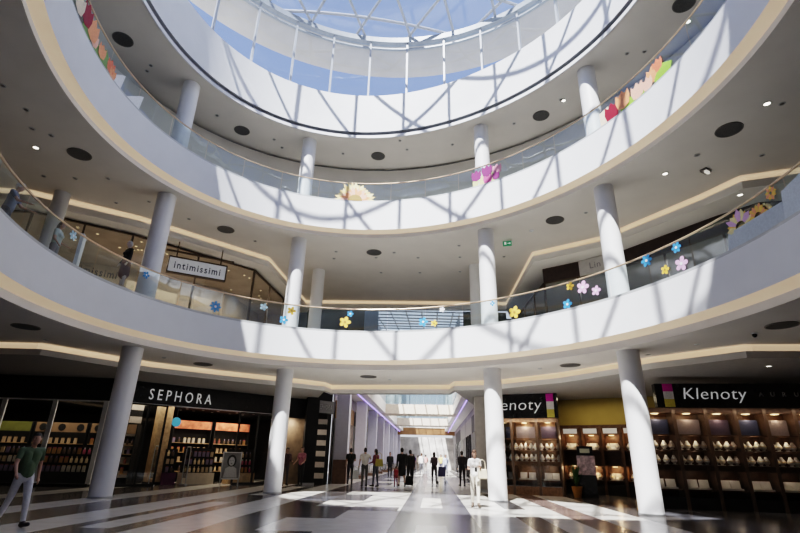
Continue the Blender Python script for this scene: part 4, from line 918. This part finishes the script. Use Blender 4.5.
# ================================================================== PEOPLE
SKIN = mat('skin', (.52, .32, .24), .55, var=.05); HAIRD = mat('hair_dark', (.022, .016, .013), .5, var=.3, scale=30); HAIRB = mat('hair_brown', (.09, .045, .025), .5, var=.3, scale=30); HAIRL = mat('hair_light', (.62, .58, .54), .5, var=.2, scale=30)
EYEW = mat('eye_dark', (.03, .02, .02), .3); LIPM = mat('lips', (.42, .16, .14), .5)
def rotx(v, a): return Vector((v.x, v.y * cos(a) - v.z * sin(a), v.y * sin(a) + v.z * cos(a)))
def seg_dist(P, a, b, ra, rb):
    a = np.array(a); b = np.array(b); d = b - a; L2 = max(float(d @ d), 1e-9)
    t = np.clip((P - a) @ d / L2, 0, 1); return np.linalg.norm(P - (a + t[:, None] * d), axis=1) - (ra + (rb - ra) * t)
def person(label, pos, yaw, H=1.72, legs=((.0, .0), (.0, .0)), arms=((.05, .12, .15), (.05, .12, .15)), lean=0.0, head_pitch=0.0, head_yaw=0.0,
           top=(.3, .3, .3), bottom=(.1, .1, .12), shoes=(.03, .03, .03), sleeve='short', hair=HAIRD, long_hair=False, female=False, vox=.02, face=False, skirt=0.0, cap=None, group=None, name='person', skin=SKIN, bottom_name='trousers'):
    """one continuous body; clothes and hair are shells over it. local +Y is where the person looks"""
    k = H / 1.75
    t = empty(name, pos, label, 'mannequin' if name == 'mannequin' else 'person', group, yaw)
    prims = []     # (kind, data, tag)
    def cap_(a, b, ra, rb, tg): prims.append(('c', Vector(a), Vector(b), ra, rb, tg))
    def ell_(c, r, tg): prims.append(('e', Vector(c), Vector(r), None, None, tg))
    sw = .165 if female else .19; hw = .17 if female else .165
    hipz = .92
    # legs: (swing forward, knee bend)
    for i, (sw_a, kb) in enumerate(legs):
        x = (-1, 1)[i] * .088
        hip = Vector((x, 0, hipz - .03)); kn = hip + Vector((x * .12, .42 * sin(sw_a), -.42 * cos(sw_a)))
        an = kn + Vector((0, .41 * sin(sw_a - kb), -.41 * cos(sw_a - kb)))
        cap_(hip, kn, .088 if female else .085, .058, 'bottom'); cap_(kn, an, .058, .040, 'bottom' if skirt == 0 else 'skin')
        fa = sw_a - kb; fd = Vector((x * .25, cos(fa) * .17, sin(fa) * .17 * .9))
        cap_(an + Vector((0, -.035, -.045)), an + fd + Vector((0, 0, -.055)), .042, .034, 'shoe'); cap_(an, an + Vector((0, -.01, -.05)), .045, .042, 'shoe')
    up_ = []
    def U(v): return rotx(Vector(v) - Vector((0, 0, hipz)), -lean) + Vector((0, 0, hipz))
    ell_((0, -.01, .93), (hw, .115, .13), 'bottom'); cap_(U((0, 0, .98)), U((0, .0, 1.12)), .128 if female else .132, .105 if female else .122, 'top')
    for s in (-1, 1):
        cap_(U((s * .06, .0, 1.02)), U((s * .085, .0, 1.33)), .088 if female else .092, .092 if female else .10, 'top')
        cap_(U((s * .03, -.005, 1.40)), U((s * sw * .85, -.005, 1.40)), .075, .062, 'top')
        if female: ell_(U((s * .07, .085, 1.27)), (.062, .06, .062), 'top')
    cap_(U((0, -.01, 1.42)), U((0, .012, 1.53)), .056, .050, 'skin')
    hc = U((0, .03, 1.63)); hcv = Vector(hc)
    ell_(hcv, (.074, .092, .112), 'skin'); ell_(hcv + Vector((0, .028, -.055)), (.054, .062, .062), 'skin')
    hy = lambda v: Vector((v[0] * cos(head_yaw) - v[1] * sin(head_yaw), v[0] * sin(head_yaw) + v[1] * cos(head_yaw), v[2]))
    hr = lambda v: hcv + hy(rotx(Vector(v), -head_pitch))
    cap_(hr((0, .088, .012)), hr((0, .108, -.022)), .010, .014, 'skin')
    for s in (-1, 1): ell_(hr((s * .077, -.005, -.005)), (.012, .020, .030), 'skin')
    hands = []
    for i, (pit, abd, flex) in enumerate(arms):
        s = (-1, 1)[i]
        sh = Vector(U((s * sw, -.005, 1.405))); d = rotx(Vector((s * sin(abd), 0, -cos(abd))), pit); el = sh + d * .285
        d2 = rotx(Vector((s * sin(abd) * (.4 if flex < 1 else -.55), 0, -cos(abd))).normalized(), pit + flex); wr = el + d2 * .25
        cap_(sh, el, .055 if not female else .046, .042 if not female else .036, 'top' if sleeve != 'none' else 'skin'); cap_(el, wr, .041 if not female else .035, .028, 'top' if sleeve == 'long' else 'skin')
        side = Vector((1, 0, 0)); pal = wr + d2 * .055
        cap_(wr, pal, .027, .034, 'skin'); cap_(pal - side * .015, pal + side * .015, .026, .026, 'skin')
        for f in range(4):
            b = pal + d2 * .03 + Vector((0, (f - 1.5) * .019, 0)) if abs(d2.z) > .5 else pal + d2 * .03 + Vector(((f - 1.5) * .019, 0, 0))
            l = (.062, .072, .068, .052)[f]; m_ = b + d2 * l * .55; e_ = m_ + (d2 * .8 + Vector((-s * .5, .15, 0))).normalized() * l * .45
            cap_(b, m_, .0098, .009, 'skin'); cap_(m_, e_, .009, .008, 'skin')
        th = pal + Vector((-s * .012, .028, 0)); cap_(th, th + (d2 + Vector((-s * .3, .55, .0))).normalized() * .055, .012, .0095, 'skin')
        hands.append(pal + d2 * .03)
    if skirt: prims.append(('c', Vector((0, -.005, .92)), Vector((0, .0, .92 - skirt)), .15, .17, 'bottom'))
    low = min(min(p[1].z - p[3], p[2].z - p[4]) for p in prims if p[0] == 'c' and p[5] == 'shoe')
    dzv = Vector((0, 0, -low))
    mb = MB(); tags = []
    P2 = []
    for p in prims:
        if p[0] == 'c':
            a, b = (p[1] + dzv) * k, (p[2] + dzv) * k; mb.cap(a, b, p[3] * k, p[4] * k); P2.append(('c', a, b, p[3] * k, p[4] * k, p[5]))
        else:
            c = (p[1] + dzv) * k; r = p[2] * k; mb.ell(c, r, 14, 10); P2.append(('e', c, r, 0, 0, p[5]))
    me = mb.mesh('tmp'); o = bpy.data.objects.new('tmp', me); COL.objects.link(o)
    bm = bmesh.new(); bm.from_mesh(me); bmesh.ops.recalc_face_normals(bm, faces=bm.faces); bm.to_mesh(me); bm.free()
    r = o.modifiers.new('r', 'REMESH'); r.mode = 'VOXEL'; r.voxel_size = vox * k; r.use_smooth_shade = True
    sm = o.modifiers.new('s', 'SMOOTH'); sm.iterations = 6; sm.factor = .5
    bpy.context.view_layer.update()
    body = bpy.data.meshes.new_from_object(o.evaluated_get(bpy.context.evaluated_depsgraph_get()))
    bpy.data.objects.remove(o); bpy.data.meshes.remove(me)
    V = np.array([v.co[:] for v in body.vertices]); NR = np.array([v.normal[:] for v in body.vertices])
    FC = np.array([f.center[:] for f in body.polygons])
    best = np.full(len(FC), 1e9); tg = np.zeros(len(FC), int); TN = ['skin', 'top', 'bottom', 'shoe']
    for p in P2:
        if p[0] == 'c': d = seg_dist(FC, p[1], p[2], p[3], p[4])
        else: c = np.array(p[1]); rr_ = np.array(p[2]); d = (np.linalg.norm((FC - c) / rr_, axis=1) - 1) * min(rr_)
        if p[5] == 'top' and sleeve == 'short' and p[3] < .056 * k and p[0] == 'c' and abs(p[1].x) > .12 * k:   # sleeve ends above the elbow
            a = np.array(p[1]); b = np.array(p[2]); tt = (FC - a) @ (b - a) / ((b - a) @ (b - a)); idx = np.where(tt > .68, 0, 1)
        else: idx = np.full(len(FC), TN.index(p[5]))
        w = d < best; best[w] = d[w]; tg[w] = idx[w]
    body.name = 'body'; body.materials.clear(); body.materials.append(skin)
    bo = bpy.data.objects.new('body', body); COL.objects.link(bo); bo.parent = t
    loops = [tuple(f.vertices) for f in body.polygons]
    def shell_part(name_, ti, m, off):
        fs = [loops[i] for i in np.where(tg == ti)[0]]
        if not fs: return
        ids = sorted(set(v for f in fs for v in f)); mp = {v: i for i, v in enumerate(ids)}
        q = MB(); q.add([V[v] + NR[v] * off for v in ids], [tuple(mp[v] for v in f) for f in fs], 0, True)
        return q.build(name_, m, t, local=True, fix=False)
    shell_part('shirt' if sleeve == 'short' or sleeve == 'none' else 'jacket', 1, flatcol(top), .010 * k); shell_part('skirt' if skirt else bottom_name, 2, flatcol(bottom), .008 * k)
    shoe = shell_part('shoe', 3, flatcol(shoes), .006 * k)
    HC = (hcv + dzv) * k
    def hpt(v): return HC + hy(rotx(Vector(v), -head_pitch)) * k
    # hair
    q = MB(); n, m = 20, 14; keep = []; vs = []
    for i in range(m + 1):
        for j in range(n):
            th_ = pi * i / m; a = 2 * pi * j / n; v = Vector((sin(th_) * cos(a) * .084, sin(th_) * sin(a) * .104 - .008, cos(th_) * .124 + .008)); vs.append(hpt(v))
    fs = []
    for i in range(m):
        for j in range(n):
            th_ = pi * (i + .5) / m; a = 2 * pi * (j + .5) / n; y = sin(th_) * sin(a); z = cos(th_)
            if z > .42 or (y < .25 and z > -.25) or (y < -.25 and z > -.75): fs.append((i * n + j, i * n + (j + 1) % n, (i + 1) * n + (j + 1) % n, (i + 1) * n + j))
    q.add(vs, fs, 0, True)
    if long_hair: q.ell(hpt((0, -.075, -.10)), (.075 * k, .045 * k, .15 * k), 12, 8)
    q.build('hair', hair, t, local=True, fix=False)
    if cap:
        q = MB(); q.ell(hpt((0, -.005, .055)), (.09 * k, .11 * k, .085 * k)); q.build('cap', flatcol(cap), t, local=True)
    if face:
        for s in (-1, 1):
            MB().ell(hpt((s * .030, .088, .012)), (.012 * k, .008 * k, .006 * k), 10, 6).build('eye', EYEW, t, local=True); MB().ell(hpt((s * .030, .090, .034)), (.018 * k, .008 * k, .004 * k), 10, 6).build('eyebrow', hair, t, local=True)
        MB().ell(hpt((0, .093, -.058)), (.022 * k, .008 * k, .007 * k), 10, 6).build('mouth', LIPM, t, local=True)
    def world(v): v = (v + dzv) * k; return Vector((pos[0] + v.x * cos(yaw) - v.y * sin(yaw), pos[1] + v.x * sin(yaw) + v.y * cos(yaw), pos[2] + v.z))
    return t, [world(h) for h in hands], k
def bag(loc, size, m, lab, rz=0, name='handbag', strap=.3):
    t = empty(name, (loc[0], loc[1], loc[2]), lab, 'bag'); w_, d_, h_ = size
    q = MB(); lo = [(-w_ / 2, -d_ / 2), (w_ / 2, -d_ / 2), (w_ / 2, d_ / 2), (-w_ / 2, d_ / 2)]
    q.hexa([(x, y, 0) for x, y in lo], [(x * .85, y * .7, h_) for x, y in lo]); o = q.build('bag_body', m, t, local=True); o.rotation_euler = (0, 0, rz)
    b = o.modifiers.new('b', 'BEVEL'); b.width = min(w_, d_, h_) * .2; b.segments = 2
    if strap:
        o = MB().tube([(-w_ * .35, 0, h_ * .95), (-w_ * .3, 0, h_ + strap * .7), (0, 0, h_ + strap), (w_ * .3, 0, h_ + strap * .7), (w_ * .35, 0, h_ * .95)], .012, 6).build('strap', m, t, local=True); o.rotation_euler = (0, 0, rz)
    return t
# foreground: striding towards the right, looking back at us
person('person in green shirt and white trousers striding past at far left', (-6.88, 9.95, 0), -2.1, 1.60, ((.26, .06), (-.36, .22)), ((-.25, .22, .3), (.3, .28, .5)), .06, .0, -.9, (.10, .15, .085), (.66, .66, .70), (.05, .04, .04), 'short', HAIRD, vox=.0125, face=True)
_, hd, _ = person('woman in white top and cream trousers walking by the third ground column', (2.46, 16.35, 0), pi - .15, 1.58, ((.16, .05), (-.12, .18)), ((.15, .10, 1.75), (.1, .22, 1.5)), .03, .35, 0, (.82, .80, .78), (.66, .62, .54), (.12, .09, .07), 'short', HAIRB, True, True, .0125, True)
bag((2.66, 16.12, .80), (.30, .14, .28), flatcol((.62, .55, .42)), 'cream shoulder bag carried by the woman in white', .3, strap=.28)
tag(MB().box((2.44, 16.0, 1.06), (.07, .02, .13), .1).build('mobile_phone', BLACKM), 'dark phone held by the woman in white', 'phone')
person('person in dark clothes standing behind the second ground column', (-5.3, 25.7, 0), pi + .5, 1.68, ((.03, .0), (-.03, .02)), ((.1, .12, 1.4), (.1, .12, .9)), .0, .1, .3, (.10, .06, .06), (.10, .09, .09), (.02, .02, .02), 'long', HAIRD, vox=.02, face=True)
person('woman in pink patterned shirt and black trousers beside the dark pillar', (-4.55, 25.65, 0), pi - .3, 1.72, ((.05, .0), (-.05, .04)), ((.1, .12, 1.0), (.05, .3, .9)), .0, .05, -.3, (.42, .16, .20), (.02, .02, .022), (.02, .02, .02), 'short', HAIRB, True, True, .018, True)
# corridor crowd
person('man in black top and dark jeans by the first corridor pilaster', (-2.35, 27.8, 0), .1, 1.75, ((.1, 0), (-.12, .1)), arms=((.1, .15, .3), (.3, .15, 1.2)), vox=.022, top=(.015, .015, .018), bottom=(.05, .05, .07))
_, hd, _ = person('man in white shirt and grey trousers seen from behind in the corridor', (-1.51, 26.3, 0), .2, 1.76, ((.05, 0), (-.06, .04)), ((.1, .22, .3), (.9, .45, .6)), vox=.02, top=(.78, .75, .70), bottom=(.11, .11, .105))
bag((-1.95, 26.3, .35), (.3, .12, .4), WHT, 'white shopping bag hanging left of the man in the white shirt', 0, 'shopping_bag', .22)
person('woman with long dark hair and grey jeans beside the man in the white shirt', (-.97, 26.4, 0), .9, 1.72, ((.08, 0), (-.08, .05)), ((.1, .15, 1.2), (.1, .15, 1.3)), vox=.02, top=(.22, .06, .10), bottom=(.10, .11, .14), sleeve='long', hair=HAIRD, long_hair=True, female=True)
bag((-.80, 26.12, .95), (.42, .16, .34), flatcol((.48, .40, .10)), 'olive yellow shoulder bag on the woman with long dark hair', .5, strap=.3)
person('person in dark coat standing alone far down the corridor by the left pilasters', (-.39, 39.0, 0), pi, 1.75, vox=.03, top=(.02, .02, .025), bottom=(.03, .03, .035), sleeve='long')
person('tall person in black coat walking away in mid corridor', (.34, 26.9, 0), .15, 1.84, ((.32, .1), (-.3, .35)), ((-.2, .15, .3), (.3, .15, .4)), vox=.022, top=(.015, .018, .03), bottom=(.02, .02, .025), sleeve='long', skirt=.30)
person('second person in black beside the tall one in mid corridor', (.80, 28.2, 0), .1, 1.74, ((.1, 0), (-.15, .1)), vox=.022, top=(.03, .03, .028), bottom=(.02, .02, .02), sleeve='long')
person('small child in red walking beside the tall person in black', (.05, 26.5, 0), .2, .95, ((.15, .0), (-.15, .1)), vox=.02, top=(.36, .04, .06), bottom=(.22, .03, .05), hair=HAIRB, female=True)
bag((.72, 26.7, .12), (.4, .2, .42), BLACKM, 'black bag held low beside the tall person in black', 0, 'shopping_bag', .2)
person('person with dark rucksack pushing a pushchair down the corridor', (2.25, 30.5, 0), 0, 1.72, ((.3, .1), (-.3, .35)), ((.5, .1, .9), (.5, .1, .9)), .06, vox=.022, top=(.045, .035, .04), bottom=(.05, .045, .05), sleeve='long', hair=HAIRD, long_hair=True, female=True)
bag((2.25, 30.28, 1.02), (.34, .18, .42), flatcol((.07, .05, .06)), 'dark rucksack on the person in mid corridor', 0, 'rucksack', 0)
t = empty('pushchair', (2.72, 30.95, 0), 'small dark pushchair in front of the person with the rucksack', 'pushchair')
MB().hexa([(2.52, 30.8, .45), (2.92, 30.8, .45), (2.92, 31.25, .4), (2.52, 31.25, .4)], [(2.5, 30.72, .95), (2.94, 30.72, .95), (2.92, 31.2, .55), (2.52, 31.2, .55)]).build('seat', flatcol((.10, .10, .22)), t)
for x in (2.5, 2.94):
    MB().tube([(x, 30.5, 1.0), (x, 30.75, .75), (x, 31.3, .1)], .015, 6).build('frame_bar', ALU, t)
    for y in (30.75, 31.3): MB().tube([(x - .015, y, .09), (x + .015, y, .09)], [.09, .09], 14).build('wheel', BLACKM, t)
person('man in dark jacket standing at the right side of the corridor', (3.67, 29.0, 0), .2, 1.76, ((.06, 0), (-.08, .05)), vox=.022, top=(.06, .05, .055), bottom=(.035, .03, .035), sleeve='long')
FARP = [((1.24, 39, 0), 'person in black far down the corridor behind the tall one', (.03, .03, .03), (.03, .03, .03)), ((2.30, 46, 0), 'person in white shirt far down the corridor', (.80, .78, .76), (.20, .20, .22)),
        ((1.75, 50, 0), 'person in violet top far down the corridor', (.16, .09, .26), (.05, .05, .07)), ((4.30, 45, 0), 'person in pale blue top far down the right of the corridor', (.45, .50, .62), (.20, .22, .30)),
        ((3.35, 58, 0), 'person in pink top near the far end of the corridor', (.62, .34, .32), (.25, .22, .2)), ((2.75, 64, 0), 'person in cream top near the far end of the corridor', (.72, .64, .52), (.3, .26, .22)),
        ((4.60, 53, 0), 'person in yellow top far down the right of the corridor', (.70, .55, .20), (.12, .12, .16)), ((1.0, 47, 0), 'person in grey top far down the left of the corridor', (.25, .25, .28), (.06, .06, .08))]
for i, (p, lab, a, b_) in enumerate(FARP): person(lab, p, random.uniform(-.4, .4) + (pi if i % 3 == 0 else 0), random.uniform(1.65, 1.8), ((.15, 0), (-.15, .15)), vox=.035, top=a, bottom=b_, sleeve='long' if i % 2 else 'short', hair=[HAIRD, HAIRB][i % 2])
# first gallery
person('person in blue grey shirt leaning on the handrail at the far left', (-10.0, 11.1, 6.0), -1.15, 1.72, ((.05, 0), (-.12, .05)), ((.55, .12, .8), (.6, .12, .8)), .12, .15, .1, (.16, .20, .30), (.07, .08, .12), (.03, .03, .03), 'short', HAIRL, vox=.018, cap=(.75, .75, .75))
person('person in pale green top behind the lower balustrade by the shaded column', (-10.2, 13.3, 6.0), -1.4, 1.68, ((.05, 0), (-.05, .05)), ((.1, .12, 1.0), (.1, .12, .6)), .0, .1, 0, (.42, .48, .46), (.25, .24, .26), (.1, .1, .1), 'short', HAIRB, True, True, .02, True)
t, _, _ = person('white headed shop mannequin in black jacket and plum skirt on the first gallery', (-9.9, 16.5, 6.7), 2.6, 1.80, ((.02, 0), (-.02, .02)), ((.05, .10, .25), (.05, .10, .35)), top=(.015, .013, .016), bottom=(.10, .025, .05), shoes=(.45, .36, .28), sleeve='long', hair=WHT, female=True, vox=.018, skirt=.42, name='mannequin', skin=mat('mannequin_skin', (.70, .62, .60), .4))
tag(MB().lathe([(.34, 0), (.34, .66), (.30, .70)], 24, (-9.9, 16.5, 6.0)).build('podium', WHITE), 'round white podium beneath the mannequin', 'podium')
SKY = 1.0; SUN = 14.0
# ------------------------------------------------------------------ daylight
w = bpy.data.worlds.new('sky'); S.world = w; w.use_nodes = True; nt = w.node_tree
bg = nt.nodes['Background']; tc = nt.nodes.new('ShaderNodeTexCoord'); sp = nt.nodes.new('ShaderNodeSeparateXYZ'); rp = nt.nodes.new('ShaderNodeValToRGB')
nt.links.new(tc.outputs['Generated'], sp.inputs[0]); nt.links.new(sp.outputs['Z'], rp.inputs['Fac']); nt.links.new(rp.outputs['Color'], bg.inputs['Color'])
rp.color_ramp.elements[0].position = .0; rp.color_ramp.elements[0].color = (.95, .97, 1.0, 1)
e_ = rp.color_ramp.elements.new(.28); e_.color = (.76, .83, .95, 1); e_ = rp.color_ramp.elements.new(.55); e_.color = (.36, .46, .82, 1)
rp.color_ramp.elements[3].position = .95; rp.color_ramp.elements[3].color = (.27, .38, .80, 1)
bg.inputs['Strength'].default_value = SKY
def lamp(name, kind, loc, energy, color=(1, 1, 1), size=None, size_y=None, rot=None, spread=None):
    d = bpy.data.lights.new(name, kind); d.energy = energy; d.color = color
    if kind == 'AREA':
        d.shape = 'RECTANGLE'; d.size = size; d.size_y = size_y or size
        if spread: d.spread = spread
    o = bpy.data.objects.new(name, d); COL.objects.link(o); o.location = loc
    if rot is not None: o.rotation_euler = rot
    return o
AZ, EL = radians(22), radians(57.5)
sd = Vector((sin(AZ) * cos(EL), cos(AZ) * cos(EL), -sin(EL)))
sun = lamp('sun', 'SUN', (0, 0, 40), SUN, (1.0, .96, .90)); sun.data.angle = radians(.6)
sun.rotation_euler = sd.to_track_quat('-Z', 'Y').to_euler()
# shop lighting, with added fill for cabinets and corridor
def arealight(nm, W, u, o, z, e, sx, sy, col=(1, .86, .68)):
    x, y = W.pt(u, o); l = lamp(nm, 'AREA', (x, y, z), e, col, sx, sy); l.rotation_euler = (0, 0, W.rz); return l
arealight('shop_light', WL, 6.3, -1.2, 3.38, 85, 6, 1.6); arealight('shop_light', WS, 2.2, -1.8, 3.38, 85, 4, 2.4); arealight('shop_light', WS, 5.9, -2.2, 3.38, 85, 2, 2.4)
for W, us, z in ((WA, (.8, 1.83), 2.95), (WB, (-.6, .4, 1.37, 2.28, 3.17, 4.07), 2.95)):
    for u in us:
        x, y = W.pt(u, -.22); d = lamp('cabinet_spot_fill', 'POINT', (x, y, z - .10), 6 if W is WA else 3, (1, .72, .45)); d.data.shadow_soft_size = .05
        x, y = W.pt(u, -.1); d = lamp('cabinet_spot_fill', 'POINT', (x, y, 1.08), 1.2 if W is WB else 1.8, (1, .80, .6)); d.data.shadow_soft_size = .05; d = lamp('cabinet_spot_fill', 'POINT', (x, y, 1.72), 1.0 if W is WB else 1.5, (1, .80, .6)); d.data.shadow_soft_size = .04  # added fill brightening the lower shelves and bottom case, without fittings
        d = lamp('cabinet_spot_fill', 'POINT', (x, y, 2.15), 4 if W is WA else 2, (1, .78, .55)); d.data.shadow_soft_size = .05
for u in (.46, 1.38, 2.27, 3.16):
    for z in (2.45, 1.12):
        x, y = WC.pt(u, -.16); d = lamp('cabinet_spot_fill', 'POINT', (x, y, z), 5, (1, .66, .36)); d.data.shadow_soft_size = .05
arealight('recess_light', WC, 2, 1.2, 4.1, 30, 3, 1, (1, .86, .62))
GL = Wall(LF[2], LF[3]); arealight('gallery_shop_light', GL, 2.8, -1.7, 9.85, 170, 5, 2.2, (1, .86, .70)); GL = Wall(LF[1], LF[2]); arealight('gallery_shop_light', GL, 1.7, -1.7, 9.85, 90, 3, 2, (1, .86, .70))
GL = Wall(LF[3], LF[4]); arealight('gallery_shop_light', GL, 3, -1.0, 9.85, 90, 4, 1.2, (1, .86, .70))
GR = Wall(RF[1], RF[2]); arealight('gallery_shop_light', GR, 1.5, -1.6, 9.2, 120, 2.5, 2, (1, .92, .8)); GR = Wall(RF[2], RF[3]); arealight('gallery_shop_light', GR, 2.2, -1.6, 9.2, 140, 3.5, 2, (1, .92, .8))
for y in (31, 40, 52, 66): lamp('corridor_fill', 'AREA', ((xl(y) + xr(y)) / 2, y, 5.7 if y < 36 else 9.6), 300 if y < 36 else 450, (1, .93, .85), 3.5, 5)  # fill added to brighten the corridor; no lamps hang here

def wash(W, u, e, col, sx, z=3.1, o=.42, tz=1.0):  # soft fill added in front to brighten the cabinets and poster wall
    x, y = W.pt(u, o); tx, ty = W.pt(u, -.2); l = lamp('wash_fill', 'AREA', (x, y, z), e, col, sx, .15)
    q = (Vector((tx, ty, tz)) - Vector((x, y, z))).to_track_quat('-Z', 'Y'); l.rotation_euler = q.to_euler()
wash(WA, 1.0, 18, (1, .84, .66), 2.2); wash(WB, .8, 8, (1, .84, .66), 3.0); wash(WB, 3.6, 8, (1, .84, .66), 3.0); wash(WE, .7, 30, (1, .85, .7), 1.2)
